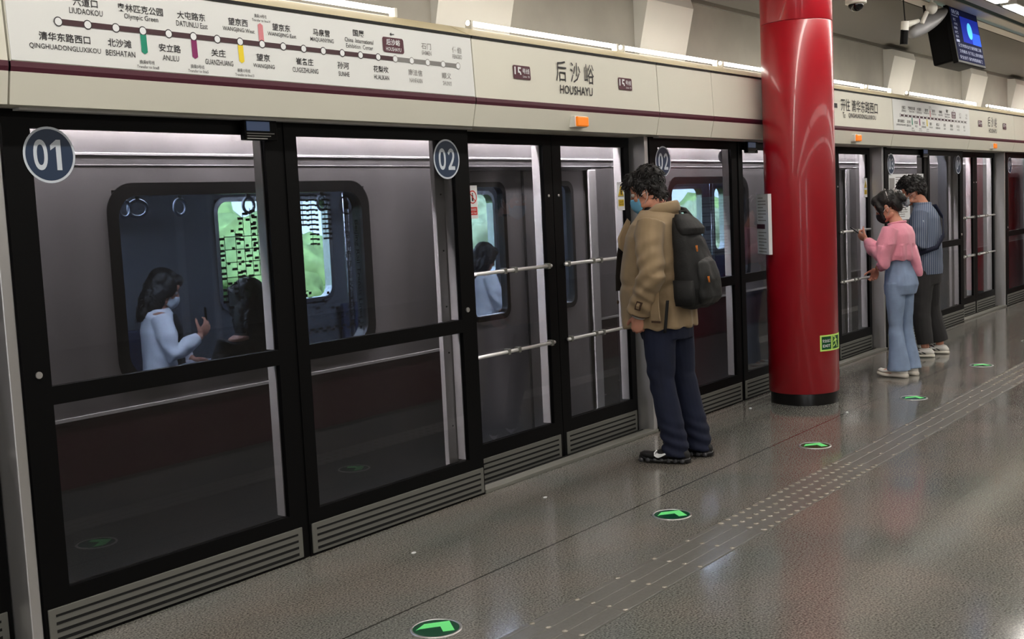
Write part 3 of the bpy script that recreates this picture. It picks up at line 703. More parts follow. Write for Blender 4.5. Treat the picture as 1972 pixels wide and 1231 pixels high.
def holed_wall(x0, x1, z0, z1, y0, y1, holes):
    mb = MB(); xs = x0
    for (a, b, c, d) in sorted(holes):
        mb.box(xs, a, y0, y1, z0, z1); mb.box(a, b, y0, y1, z0, c); mb.box(a, b, y0, y1, d, z1); xs = b
    mb.box(xs, x1, y0, y1, z0, z1); return mb
def train_car(name, x0, x1, lab, wins, doors, fars):
    t = thing(name, lab, 'train', (x0, YT, -1.0), 'subway train cars')
    holes = [(a + .03, b - .03, .91, 1.715) for a, b in wins] + [(c - .70, c + .70, .03, 1.80) for c in doors]
    holed_wall(x0, x1, -.55, 1.87, YT, YT + .06, holes).build('side_wall', m_body, t)
    MB().prism([(4.2462, 1.862), (4.2462, 1.870), (4.252, 1.874), (4.252, 1.858)], 'x', x0, x1).build('trim_rail', m_silver, t)
    MB().prism([(4.2478, 1.818), (4.2478, 1.821), (4.252, 1.824), (4.252, 1.815)], 'x', x0, x1).build('gutter', m_body, t)
    MB().prism([(4.25, 1.87), (4.275, 2.05), (4.36, 2.32), (4.62, 2.56), (5.2, 2.68), (6.05, 2.68), (6.65, 2.56), (6.92, 2.32), (7.06, 1.87), (7.0, 1.87), (6.86, 2.22), (4.42, 2.22), (4.31, 1.87)], 'x', x0, x1).build('roof', m_body, t)
    mb = MB(); xs = x0
    for c in sorted(doors): mb.box(xs, c - .70, YT - .003, YT + .002, .50, .778); xs = c + .70
    mb.box(xs, x1, YT - .003, YT + .002, .50, .778); mb.build('purple_band', m_tband, t)
    mb = MB(); xs = x0
    for c in sorted(doors): mb.box(xs, c - .70, YT - .006, YT + .002, .776, .79); xs = c + .70
    mb.box(xs, x1, YT - .006, YT + .002, .776, .79); mb.build('waist_trim', m_silver, t)
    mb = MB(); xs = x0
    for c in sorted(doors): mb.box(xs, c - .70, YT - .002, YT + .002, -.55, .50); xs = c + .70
    mb.box(xs, x1, YT - .002, YT + .002, -.55, .50); mb.build('side_shade', mat('side_shade_grey', srgb(74, 74, 74), .5, .3), t)  # darker grey stands for the light falling off low on the silver side
    MB().box(x0, x1, YT + .05, 7.0, -.10, .03).build('saloon_floor', m_tfloor, t)
    MB().box(x0, x1, 4.31, 7.0, 2.15, 2.20).build('saloon_ceiling', m_tin, t)
    for xe in (x0, x1 - .05): MB().box(xe, xe + .05, YT + .01, 7.0, -.1, 2.2).build('end_wall', m_tin, t)
    holed_wall(x0, x1, 0, 2.2, 7.0, 7.06, [(a, b, .90, 1.735) for a, b in fars]).build('far_wall', m_tin, t)
    for a, b in fars:
        f = ring_frame(a - .02, b + .02, .88, 1.755, .11, .035, 6.985, 7.065, 'far_window', m_rail, t)
        MB().box(a, b, 7.02, 7.03, .9, 1.735).build('far_pane', g_far, f)
    for a, b in wins:
        f = ring_frame(a, b, .86, 1.745, .13, .055, YT - .004, YT + .07, 'window', m_tblack, t)
        MB().box(a + .04, b - .04, YT + .012, YT + .02, .90, 1.71).build('window_pane', g_train, f)
    for c in doors:
        for s in (-1, 1):
            lx = sorted((c + s * .004, c + s * .70)); wx = sorted((c + s * .175, c + s * .555))
            leaf = holed_wall(lx[0], lx[1], .03, 1.80, YT + .022, YT + .06, [(wx[0] + .02, wx[1] - .02, .93, 1.70)]).build('door_leaf', m_body, t)
            f = ring_frame(wx[0], wx[1], .895, 1.728, .07, .03, YT + .018, YT + .064, 'door_window', m_tblack, leaf)
            MB().box(wx[0] + .02, wx[1] - .02, YT + .034, YT + .042, .92, 1.71).build('door_pane', g_train, f)
        MB().box(c - .01, c + .01, YT + .016, YT + .03, .03, 1.80).build('door_seal', m_gasket, t)
        MB().box(c - .74, c + .74, YT - .004, YT + .01, 1.795, 1.812).build('door_header', m_tblack, t)
        for s in (-1, 1):
            q = sorted((c + s * .70, c + s * .79)); MB().box(q[0], q[1], YT - .012, YT + .05, .0, 1.80, .006).build('door_jamb', m_silver, t)
    # benches along both sides between the doors, rails and poles
    ed = [x0 + .3] + [v for c in sorted(doors) for v in (c - .95, c + .95)] + [x1 - .3]
    for a, b in zip(ed[0::2], ed[1::2]):
        if b - a < .6: continue
        for y0, y1, yb in ((6.52, 6.97, 6.93), (4.34, 4.78, 4.36)):
            bn = MB().box(a, b, y0, y1, .40, .45, .015).build('bench', m_seat, t)
            MB().box(a, b, min(yb, yb + .04), yb + .04, .45, .84, .012).build('bench_back', m_seat, bn)
            MB().box(a, b, y0 + .1, y1, .03, .40).build('bench_plinth', m_tin, bn)
        for y in (5.05, 6.3):
            MB().tube([(a, y, 1.86), (b, y, 1.86)], .016, 10).build('overhead_rail', m_rail, t, smooth=True)
        for xx in (a + .02, b - .02):
            for y in (4.85,): MB().tube([(xx, y, .03), (xx, y, 2.15)], .017, 10).build('grab_pole', m_rail, t, smooth=True)
    MB().box(x0, x1, 4.4, 6.9, -1.0, -.55).build('underframe', m_dark, t)
    return t
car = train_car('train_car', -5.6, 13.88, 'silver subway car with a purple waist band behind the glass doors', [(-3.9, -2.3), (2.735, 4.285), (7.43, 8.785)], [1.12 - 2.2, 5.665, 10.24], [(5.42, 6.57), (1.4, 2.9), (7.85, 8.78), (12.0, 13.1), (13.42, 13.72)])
# hand grips hanging in the near saloon
def grip(x, y, tilt=0.0):
    g = MB()
    ring = [(x + .044 * math.cos(2 * PI * k / 20) , y + .044 * math.cos(2 * PI * k / 20) * tilt, 1.655 + .044 * math.sin(2 * PI * k / 20)) for k in range(21)]
    o = g.tube(ring, .0095, 8, cap=False).build('hand_grip', mat('grip_clear', srgb(190, 200, 210), .15), car, smooth=True)
    MB().box(x - .012, x + .012, y - .004, y + .004, 1.695, 1.85).build('grip_strap', m_tblack, o)
for x, y, tl in ((3.52, 5.3, .3), (3.60, 5.3, -.5), (3.87, 5.3, .2), (4.35, 5.3, .1), (4.93, 5.3, .2), (8.2, 5.3, .2), (8.5, 5.3, -.2), (11.6, 5.3, .2), (11.9, 5.3, .1)): grip(x, y, tl)
MB().tube([(3.2, 5.3, 1.87), (4.75, 5.3, 1.87)], .016, 10).build('overhead_rail', m_rail, car, smooth=True)
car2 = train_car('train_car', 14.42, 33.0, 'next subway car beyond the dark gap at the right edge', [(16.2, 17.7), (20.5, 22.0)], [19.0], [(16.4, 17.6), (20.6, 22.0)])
o = MB().box(13.88, 14.42, 4.45, 6.85, -.2, 2.35).build('gangway_bellows', m_gasket); tag(o, 'dark bellows joining the two subway cars', 'gangway')
# network map film on the near train window: lines and station blocks, black
t = thing('network_map_film', 'see-through network map printed in black on the train window', 'sticker', (3.9, 4.29, .95))
def fx(px_, py_):   # film position measured as (along, height)
    return (px_, py_)
rnd = random.Random(5); mb = MB(); YF = 4.283
def blk(x, z, w, h): mb.box(x - w / 2, x + w / 2, YF, YF + .0008, z - h / 2, z + h / 2)
x_l = [3.36, 3.425, 3.475, 3.52, 3.56, 3.60]
for i, x in enumerate(x_l):
    z0, z1 = [(1.16, 1.50), (1.20, 1.52), (1.28, 1.60), (1.30, 1.62), (1.30, 1.58), (1.24, 1.60)][i]
    blk(x, (z0 + z1) / 2, .003, z1 - z0); z = z0
    while z < z1:
        blk(x + rnd.choice((-.016, .016)), z, rnd.uniform(.016, .032), .012); z += rnd.uniform(.018, .03)
for z in (1.30, 1.37, 1.43, 1.49): blk(3.49, z, .26, .004)
for x, zt, zb in ((3.91, 1.70, 1.42), (4.0, 1.70, 1.44), (3.85, 1.70, 1.52)):
    blk(x, (zt + zb) / 2, .003, zt - zb); z = zt
    while z > zb: blk(x + .004, z, .044, .009); blk(x + .036, z - .003, .018, .011); z -= .0245
for i in range(26):
    x = 3.80 + .022 * i; z = 1.16 + .05 * math.sin(i * .9) - .006 * i; blk(x, z, .026, .004); blk(x + rnd.uniform(-.01, .01), z + rnd.choice((-.022, .022)), .016, .014)
for i in range(12): blk(3.84 + .028 * i, .985 + .014 * (i % 2), .028, .012)
mb.build('network_lines', m_ink, t)
n = 28; mb = MB()
for k in range(n):
    a, b = 2 * PI * k / n, 2 * PI * (k + 1) / n
    for r0, r1 in ((.042, .05),): mb.quad(*[(4.155 + r * math.cos(q), YF, 1.62 + r * math.sin(q)) for r, q in ((r0, a), (r1, a), (r1, b), (r0, b))])
mb.box(4.14, 4.17, YF, YF + .001, 1.60, 1.64); mb.build('round_emblem', m_ink, t)
T1 = Matrix.Translation((4.155, YF, 1.26)); zz = 1.52
obs = []
for ch in '北京城市轨道交通线网图':
    obs.append(text('t', ch, m_ink, None, (4.15, YF, zz), h=.044, wd=.044, bold=.01, back=True)); zz -= .052
e = text('t', 'Beijing Rail Transit Lines', m_ink, None, (0, 0, 0), h=.034, wd=.52, bold=.01)
for v in e.data.vertices: v.co = Vector((4.215 + v.co.z, YF, 1.28 - v.co.x))
obs.append(e); join_text('map_title', obs, t)

# ================================================================ outdoors beyond the train
struct(MB().box(-20, 60, 8.0, 60, -1.2, -1.0).build('ground', mat('grass_ground', srgb(96, 120, 60), .9, noise_amt=.3, noise_scale=3)))
m_leaf = mat('leaf_green', srgb(126, 162, 104), .7, noise_amt=.5, noise_scale=4, bump=.3, bump_scale=10)
m_leaf2 = mat('leaf_pale', srgb(150, 172, 146), .7, noise_amt=.5, noise_scale=6, bump=.6, bump_scale=10)
m_bark = mat('bark', srgb(84, 68, 52), .9, noise_amt=.3, noise_scale=12)
def tree(x, y, h, r, m, lab, seed):
    t = thing('tree', lab, 'tree', (x, y, -1.0), 'trees beyond the track')
    MB().tube([(x, y, -1.0), (x + .05, y, h - 2.6 * r), (x, y + .05, h - r * 1.2)], [.14, .11, .06], 8).build('trunk', m_bark, t, smooth=True)
    bm = bmesh.new(); rnd = random.Random(seed)
    for i in range(15):
        u, v = rnd.uniform(0, 2 * PI), rnd.uniform(-.75, 1); rr = r * rnd.uniform(.35, .6)
        c = Vector((x + r * .75 * math.cos(u) * math.sqrt(max(0, 1 - v * v * .8)), y + r * .7 * math.sin(u), h - 1.35 * r + v * r * .95))
        q = bmesh.ops.create_icosphere(bm, subdivisions=3, radius=rr)
        for vv in q['verts']:
            d = vv.co.normalized(); vv.co = c + d * (rr * (1 + .35 * noise.noise(d * 3 + c) + .2 * noise.noise(d * 8 + c)))
    MB().bm(bm).build('crown', m, t, smooth=True)
for i, (x, y, h, r, k, w) in enumerate([(7.0, 11.6, 1.2, 1.25, 0, 'seen through the near train window'), (10.2, 11.9, 1.45, 1.25, 0, 'seen at the right of the near train window'), (13.6, 12.0, 1.95, 1.35, 1, 'seen through the train door window'), (17.2, 12.2, 1.9, 1.3, 0, 'between the door window and the far window'), (20.7, 12.0, 1.75, 1.3, 1, 'seen through the far train window'), (3.6, 11.8, 1.6, 1.25, 0, 'left of the near train window'), (24.3, 12.2, 1.6, 1.3, 0, 'far to the right beyond the train'),
        (8.8, 16.0, 1.4, 1.7, 0, 'behind the front row, left'), (13.2, 16.3, 2.3, 1.8, 0, 'behind the front row, middle'), (18.0, 16.2, 2.0, 1.8, 1, 'behind the front row, right'), (22.8, 16.4, 2.0, 1.8, 0, 'behind the front row, far right')]):
    tree(x, y, h, r, (m_leaf, m_leaf2)[k], ('bright green tree ' if k == 0 else 'pale green tree ') + w, i)
q = MB().box(-10, 45, 9.2, 9.5, -1.0, .55).build('hedge', m_leaf); tag(q, 'low green hedge outside the train windows', 'hedge', kind='stuff')

# ================================================================ screen and cameras under the fascia
t = thing('hanging_screen', 'black television with a blue globe picture hanging from the ceiling at the top right', 'screen', (11.9, 3.35, 2.8))
TV = Matrix.Translation((11.93, 3.348, 3.055)) @ Matrix.Rotation(math.radians(-9.7), 4, 'X')
def tvbox(x0, x1, y0, y1, z0, z1, m, name, par_=t, c=0):
    mb = MB().box(x0, x1, y0, y1, z0, z1, c); mb.v = [tuple(TV @ Vector(v)) for v in mb.v]; return mb.build(name, m, par_)
tvbox(-.475, .475, 0, .05, -.285, .285, m_black, 'bezel', c=.006)
tvbox(-.40, .40, .05, .26, -.25, .22, m_black, 'rear_housing', c=.02)
scr = tvbox(-.45, .45, -.002, .0, -.258, .262, mat('screen_navy', srgb(18, 21, 44), .7, emit=.7, spec=.02), 'display')
tvbox(-.17, .44, -.003, -.002, -.06, .20, mat('screen_blue', srgb(30, 44, 140), .7, emit=.9, spec=.02), 'picture', scr)
tvbox(.15, .44, -.0034, -.003, -.06, .06, mat('screen_blue_bright', srgb(44, 84, 214), .7, emit=.9, spec=.02), 'picture_glow', scr)
g = MB().disc((.10, -.004, .07), .085, 28); g.v = [tuple(TV @ Vector(v)) for v in g.v]; g.build('globe', mat('screen_cyan', srgb(90, 190, 236), .7, emit=.9, spec=.02), scr)
wt = mat('screen_white', srgb(150, 156, 178), .7, emit=.5, spec=.02)
obs = []
def tvtext(s, x, z, h, wd):
    o = text('t', s, wt, None, (0, 0, 0), h=h, wd=wd, bold=.0)
    for v in o.data.vertices: v.co = TV @ (v.co + Vector((x, -.0045, z)))
    obs.append(o)
tvtext('08:58', -.30, .225, .04, .24); tvtext('Houshayu', -.33, .185, .022, .2)
for i in range(6): tvtext(['周三', '4月29日', '晴', '18℃', '微风', '一'][i], -.37 + .02 * (i == 1), .145 - i * .042, .026, .1 if i else .08)
join_text('list_lettering', obs, scr); obs = []
tvtext('公交地铁出行请佩戴口罩', .0, -.105, .036, .78); tvtext('文明乘车 先下后上请勿拥挤', .02, -.165, .036, .8); tvtext('安全出行 请勿倚靠屏蔽门', -.02, -.225, .036, .76)
join_text('caption_lettering', obs, scr)
for dx in (-.2, .2): MB().tube([(11.93 + dx, 3.5, 3.2), (11.93 + dx, 3.52, 3.34)], .02, 10).build('hanger', m_gasket, t)
t = thing('horn_housing', 'pale grey rounded oblong housing slung beside the hanging screen', 'housing', (11.2, 3.5, 3.1))
a, b = Vector((10.62, 3.48, 2.98)), Vector((11.36, 3.40, 3.26)); pts = [a.lerp(b, q / 10) for q in range(11)]
MB().tube(pts, [.015 + .06 * math.sin(PI * min(1, max(.03, .06 + q / 10 * .9))) ** .6 for q in range(11)], 20).build('shell', mat('housing_grey', srgb(150, 150, 152), .4), t, smooth=True)
MB().tube([(11.1, 3.5, 3.2), (11.1, 3.52, 3.34)], .012, 8).build('hanger', m_gasket, t)
t = thing('bullet_camera', 'white bracket camera with a black barrel pointing down, left of the hanging screen', 'camera', (10.3, 3.45, 2.9))
def at11(px_, d): return None
MB().tube([(10.30, 3.425, 3.06), (10.30, 3.43, 2.98)], .034, 14).build('barrel', m_lampbody, t, angle=40)
MB().tube([(10.30, 3.43, 2.985), (10.30, 3.44, 2.86)], .034, 14).build('lens_barrel', m_black, t, angle=40)
MB().tube([(10.31, 3.425, 3.03), (10.52, 3.38, 3.08)], [.032, .018], 10).build('arm', m_lampbody, t, smooth=True)
MB().tube([(10.30, 3.425, 3.06), (10.28, 3.44, 3.36)], .006, 8).build('cable', m_gasket, t)
t = thing('box_camera', 'small white box camera with a lens hood above the bullet camera', 'camera', (10.5, 3.3, 3.2))
MB().ellipsoid((10.62, 3.29, 3.19), (.055, .05, .055), 14, 8).build('body', m_lampbody, t, smooth=True)
MB().tube([(10.58, 3.32, 3.16), (10.56, 3.36, 3.06)], .02, 10).build('hood', m_lampbody, t)
MB().tube([(10.62, 3.29, 3.22), (10.62, 3.29, 3.32)], .015, 8).build('stem', m_lampbody, t)
t = thing('dome_camera', 'white ceiling camera with a black dome right of the red column, at the top edge', 'camera', (9.2, 3.46, 3.1))
MB().tube([(9.24, 3.47, 3.13), (9.24, 3.47, 3.34)], .03, 12).build('stem', m_lampbody, t, smooth=True)
MB().rings([[(9.24 + r * math.cos(2 * PI * k / 24), 3.47 + r * math.sin(2 * PI * k / 24), z) for k in range(24)] for r, z in ((.05, 3.16), (.085, 3.14), (.085, 3.10), (.07, 3.095))]).build('housing', m_lampbody, t, angle=40)
MB().ellipsoid((9.24, 3.47, 3.09), (.062, .062, .055), 20, 10).build('dome', mat('dome_black', srgb(12, 12, 14), .1), t, smooth=True)
# ================================================================ people
def V(*a): return Vector(a)
def solidify_union(mb, voxel, smooth=4, disp=None, name='m'):
    """voxel-remesh overlapping shapes into one continuous skin, smooth it, then push it along its normals"""
    me = mb.mesh(name); o = bpy.data.objects.new('tmp', me); COL.objects.link(o)
    r = o.modifiers.new('r', 'REMESH'); r.mode = 'VOXEL'; r.voxel_size = voxel
    s = o.modifiers.new('s', 'SMOOTH'); s.factor = 0.5; s.iterations = smooth
    dg = bpy.context.evaluated_depsgraph_get(); out = bpy.data.meshes.new_from_object(o.evaluated_get(dg))
    bpy.data.objects.remove(o); bpy.data.meshes.remove(me); out.name = name
    if disp:
        nr = [v.normal.copy() for v in out.vertices]
        for v, n_ in zip(out.vertices, nr): v.co += n_ * disp(v.co)
    for p in out.polygons: p.use_smooth = True
    return out
def part(name, me, m, parent):
    me.materials.clear(); me.materials.append(m)
    o = bpy.data.objects.new(name, me); COL.objects.link(o); o.parent = parent; return o
def simple(name, mb, m, parent, smooth=True):
    me = mb.mesh(name)
    if smooth:
        for p in me.polygons: p.use_smooth = True
    return part(name, me, m, parent)
def loft_z(secs, seg=28, p=2.3):
    """horizontal superellipse sections: (z, cx, cy, rx, ry)"""
    rings = []
    for z, cx, cy, rx, ry in secs:
        ring = []
        for k in range(seg):
            a = 2 * PI * k / seg; c, s = math.cos(a), math.sin(a)
            ring.append(V(cx + rx * math.copysign(abs(c) ** (2 / p), c), cy + ry * math.copysign(abs(s) ** (2 / p), s), z))
        rings.append(ring)
    return rings
def sheet(grid, th):
    """a grid of points thickened along its normals"""
    R_, C_ = len(grid), len(grid[0]); A, B = [], []
    for i in range(R_):
        for j in range(C_):
            u = grid[i][min(j + 1, C_ - 1)] - grid[i][max(j - 1, 0)]; v = grid[min(i + 1, R_ - 1)][j] - grid[max(i - 1, 0)][j]
            n_ = u.cross(v); n_ = n_.normalized() if n_.length > 1e-9 else V(0, 0, 1)
            A.append(grid[i][j] + n_ * th / 2); B.append(grid[i][j] - n_ * th / 2)
    n = R_ * C_; fs = []
    for i in range(R_ - 1):
        for j in range(C_ - 1):
            q = (i * C_ + j, i * C_ + j + 1, (i + 1) * C_ + j + 1, (i + 1) * C_ + j); fs += [q, tuple(n + x for x in q)[::-1]]
    def edge(a, b): fs.append((a, b, n + b, n + a))
    for j in range(C_ - 1): edge(j, j + 1); edge((R_ - 1) * C_ + j, (R_ - 1) * C_ + j + 1)
    for i in range(R_ - 1): edge(i * C_, (i + 1) * C_); edge(i * C_ + C_ - 1, (i + 1) * C_ + C_ - 1)
    return MB().add(A + B, fs)
def hand(mb, w, d, n, side, curl=(.5, .6, .4), spread=.0, scale=1.0, thumb=.5):
    """wrist, finger direction, palm-facing direction; side=+1 puts the thumb at d x n"""
    d = d.normalized(); n = (n - d * n.dot(d)).normalized(); s = d.cross(n) * side; k = scale
    rot = Matrix((s, d, n)).transposed()
    mb.ellipsoid(w + d * .05 * k, (.041 * k, .056 * k, .0165 * k), 14, 10, rot)
    mb.ellipsoid(w + d * .03 * k + s * .022 * k + n * .008 * k, (.02 * k, .035 * k, .016 * k), 12, 8, rot)
    for i, (off, L_) in enumerate(((.030, .070), (.010, .078), (-.011, .073), (-.031, .057))):
        p = w + d * (.088 - .006 * abs(i - 1)) * k + s * off * k; ang = 0; pts = [p - d * .02 * k, p]
        for j, fr in enumerate((.45, .31, .24)):
            ang += curl[j] * (1 + .08 * i); dd = d * math.cos(ang) + n * math.sin(ang) + s * spread * (1.5 - i) * .1
            p = p + dd.normalized() * L_ * fr * k; pts.append(p)
        mb.tube(pts, [.0095 * k, .0093 * k, .0086 * k, .0078 * k, .0062 * k], 8)
    p = w + d * .022 * k + s * .03 * k + n * .006 * k; pts = [p]
    for q, L_ in ((0, .038), (1, .03), (2, .024)):
        dd = d * (.62 + .1 * q) + s * (.72 - .35 * q * thumb) + n * (.25 + .45 * q * thumb); p = p + dd.normalized() * L_ * k; pts.append(p)
    mb.tube(pts, [.014 * k, .0115 * k, .0095 * k, .0075 * k], 8)
def head(mb, H, k=1.0, lips=True):
    """skull, face, nose, ears and neck stub in the frame H (faces +Y, origin between the ears)"""
    rot = H.to_3x3()
    def E_(c, r): mb.ellipsoid(H @ (Vector(c) * k), [x * k for x in r], 20, 14, rot)
    def T_(pts, r): mb.tube([H @ (Vector(p) * k) for p in pts], [x * k for x in r], 10)
    E_((0, -.012, .04), (.075, .098, .088)); E_((0, .028, -.035), (.061, .070, .088)); E_((0, .06, -.098), (.034, .034, .026))
    E_((0, .075, .045), (.058, .024, .04)); E_((.027, .083, .016), (.026, .013, .009)); E_((-.027, .083, .016), (.026, .013, .009))
    for s in (-1, 1):
        E_((s * .045, .062, -.035), (.024, .026, .024)); E_((s * .055, .01, -.085), (.014, .045, .022))
        E_((s * .0765, -.004, -.018), (.009, .021, .034)); E_((s * .077, .0, -.045), (.008, .011, .012))
    T_([(0, .090, .012), (0, .105, -.018), (0, .116, -.040)], [.009, .0105, .013]); E_((0, .108, -.046), (.018, .012, .009))
    E_((0, .094, -.074), (.024, .009, .007)); E_((0, .091, -.084), (.021, .009, .007))
def eyes(H, parent, k=1.0):
    for s in (-1, 1):
        e = MB().ellipsoid(H @ (V(s * .03, .084, -.002) * k), (.0125 * k,) * 3, 12, 8); o = simple('eye', e, mat('eye_white', srgb(226, 222, 216), .3), parent)
        e = MB().ellipsoid(H @ (V(s * .03, .0935, -.003) * k), (.006 * k, .004 * k, .006 * k), 10, 6); simple('iris', e, mat('iris_dark', srgb(30, 20, 16), .2), o)
        b = MB().tube([H @ (V(s * (.014 + .012 * q), .098 - .005 * q, .018 + .004 * math.sin(q)) * k) for q in range(4)], [.002, .0035, .003, .0015], 6); simple('eyebrow', b, mat('hair_black', srgb(18, 15, 15), .55), parent)
def face_mask(H, parent, m, k=1.0, loops=True, sag=1.0):
    grid = []
    for i in range(9):
        v = i / 8; row = []
        for j in range(17):
            u = -1 + 2 * j / 16; a = u * 1.18
            zt = -.022 - .014 * abs(u) ** 1.5; zb = -.132 + .030 * abs(u) ** 1.6; z = zt + (zb - zt) * v
            bul = math.sin(PI * min(1, v * .8 + .22)) ** .7
            y = -.012 + (.090 + .044 * bul * (1 - abs(u) ** 2.2)) * math.cos(a * .82); x = (.064 + .012 * (1 - v)) * math.sin(a) * (1.0 - .10 * v)
            row.append(H @ (V(x, y + .008, z + .0012 * math.sin(v * 21)) * k))
        grid.append(row)
    o = simple('face_mask', sheet(grid, .003), m, parent)
    if loops:
        mb = MB()
        for s in (-1, 1):
            A_, B_ = grid[0][0 if s < 0 else -1], grid[-1][0 if s < 0 else -1]
            ear = H @ (V(s * .086, -.022, -.012) * k); ear2 = H @ (V(s * .084, -.012, -.05) * k)
            mb.tube([A_, (A_ + ear) / 2 + H.to_3x3() @ V(s * .006, 0, .006), ear, ear2, B_], .0016, 6)
        simple('ear_loop', mb, m_white, o)
    return o
def hair_mesh(H, blobs, k, noise_amp, tufts, seed, voxel=.006, tuft_len=.05, tuft_r=.006, droop=.5, keep=None, nscale=38):
    mb = MB(); rot = H.to_3x3()
    for c, r in blobs: mb.ellipsoid(H @ (Vector(c) * k), [x * k for x in r], 18, 12, rot)
    me = solidify_union(mb, voxel, 2, lambda c: noise_amp * (noise.noise(c * nscale) + .6 * noise.noise(c * nscale * 2.3)), 'hair')
    rnd = random.Random(seed); vs = [(v.co.copy(), v.normal.copy()) for v in me.vertices]; t = MB()
    Hi = H.inverted()
    for i in range(tufts):
        c, n_ = rnd.choice(vs); lc = Hi @ c
        if keep and not keep(lc): continue
        side = Vector((rnd.uniform(-1, 1), rnd.uniform(-1, 1), rnd.uniform(-1, .2))); side = (side - n_ * side.dot(n_)).normalized()
        L_ = tuft_len * rnd.uniform(.5, 1.2); d1 = (n_ * .55 + side * .8 + V(0, 0, -droop * .4)).normalized(); d2 = (n_ * .15 + side * .8 + V(0, 0, -droop)).normalized()
        t.tube([c - n_ * .006, c + d1 * L_ * .4, c + d1 * L_ * .4 + d2 * L_ * .6], [tuft_r, tuft_r * .75, tuft_r * .12], 5)
    off = len(me.vertices)
    verts = [v.co[:] for v in me.vertices] + [tuple(v) for v in t.v]; faces = [list(p.vertices) for p in me.polygons] + [[x + off for x in f] for f in t.f]
    m2 = bpy.data.meshes.new('hair'); m2.from_pydata(verts, [], faces); m2.update()
    for p in m2.polygons: p.use_smooth = True
    return m2
def shoe_rings(ank, yaw, L_, W, Ht, toe_h=.05, heel_h=.075, seg=16, z0=.0, back=.07):
    """one shoe: cross-sections from heel to toe; returns rings and the frame"""
    F = Matrix.Translation(Vector((ank[0], ank[1], 0))) @ Matrix.Rotation(yaw, 4, 'Z'); rings = []
    for q in range(13):
        u = q / 12; y = -back + L_ * u
        wd = W * (.62 + .42 * math.sin(PI * min(1, u * 1.05)) ** .8 + .10 * math.exp(-((u - .7) / .18) ** 2)) * (1 if u < .92 else .8) * .5
        if q == 0: wd *= .55
        if q == 12: wd *= .45
        h = heel_h + (Ht - heel_h) * math.exp(-((u - .28) / .17) ** 2) if u < .5 else toe_h + (Ht * .75 - toe_h) * max(0, (0.78 - u) / .28) ** 1.1
        if q in (0, 12): h *= .72
        ring = []
        for k in range(seg):
            a = 2 * PI * k / seg; c, s = math.cos(a), math.sin(a)
            x = wd * math.copysign(abs(c) ** .7, c); zz = z0 + (h - z0) * (.5 + .5 * math.copysign(abs(s) ** .8, s)) + (.012 * max(0, u - .75) / .25)
            if s > 0: x *= 1 - .35 * s
            ring.append(F @ V(x, y, zz))
        rings.append(ring)
    return rings, F
SK = mat('skin', srgb(206, 146, 122), .55, spec=.35, noise_amt=.06, noise_scale=30)
m_hair = mat('hair_black', srgb(18, 15, 15), .55)
m_maskblue = mat('mask_blue', srgb(120, 186, 224), .7)
m_coat = mat('trench_beige', srgb(150, 128, 98), .85, noise_amt=.06, noise_scale=14, bump=.08, bump_scale=300, sheen=.15)
m_coat_dark = mat('trench_trim', srgb(66, 46, 30), .6)
m_jean = mat('denim_dark', srgb(13, 22, 48), .85, noise_amt=.18, noise_scale=9, bump=.1, bump_scale=400)
m_shoe = mat('shoe_black', srgb(16, 16, 18), .5, bump=.2, bump_scale=260)
m_pack = mat('pack_black', srgb(9, 9, 10), .7, bump=.15, bump_scale=90)
def fold(amp, fx, fy, fz, seed=0, extra=None):
    o = V(seed * 3.1, seed * 1.7, seed * 2.3)
    def f(c):
        q = V(c.x * fx, c.y * fy, c.z * fz) + o
        d = amp * (noise.noise(q) + .45 * noise.noise(q * 2.1))
        return d + (extra(c) if extra else 0)
    return f
def crease(c, p, rad, freq, amp, tilt=(0, 0, 1)):
    d = (c - p).length
    return amp * math.sin(freq * (c - p).dot(Vector(tilt))) * math.exp(-(d / rad) ** 2)

# ---------------------------------------------------------------- the waiting man
man = thing('person', 'man in beige trench coat, dark blue jeans and blue mask waiting before the sliding doors', 'person', (5.962, 3.331, 0), 'people waiting on the platform', math.radians(2))
HM = Matrix.Translation((-.01, .212, 1.632)) @ Matrix.Rotation(math.radians(13), 4, 'Z') @ Matrix.Rotation(math.radians(-17), 4, 'X') @ Matrix.Scale(.95, 4)
b = MB(); head(b, HM)
b.tube([(0, .17, 1.60), (0, .145, 1.53), (0, .13, 1.46)], [.056, .058, .075], 16)
b.rings(loft_z([(.86, 0, .115, .13, .10), (1.05, 0, .13, .15, .11), (1.3, 0, .13, .17, .11), (1.42, 0, .13, .17, .09), (1.48, 0, .13, .09, .07)]))
hipL, hipR = V(-.095, .115, .9), V(.095, .105, .9); knL, knR = V(-.112, .10, .50), V(.115, .075, .50); anL, anR = V(-.112, .022, .09), V(.111, -.021, .09)
for h_, k_, a_ in ((hipL, knL, anL), (hipR, knR, anR)):
    b.tube([h_, (h_ + k_) / 2, k_, (k_ + a_) / 2, a_], [.085, .075, .055, .052, .034], 12); b.ellipsoid(a_ + V(0, .045, -.055), (.028, .075, .02))
shL, elL, wrL = V(-.205, .10, 1.415), V(-.27, .065, 1.135), V(-.225, .18, .895)
shR, elR, wrR = V(.205, .13, 1.415), V(.265, .10, 1.14), V(.24, .20, .90)
for s_, e_, w_ in ((shL, elL, wrL), (shR, elR, wrR)): b.tube([s_, (s_ + e_) / 2, e_, (e_ + w_) / 2, w_], [.055, .05, .043, .04, .027], 12)
hand(b, wrL, V(.06, .18, -.95), V(.85, .05, .1), -1, (.75, .9, .6)); hand(b, wrR, V(-.06, .18, -.95), V(-.85, .05, .1), 1, (.75, .9, .6))
part('body', solidify_union(b, .0045, 3, None, 'body'), SK, man); eyes(HM, man); face_mask(HM, man, m_maskblue)
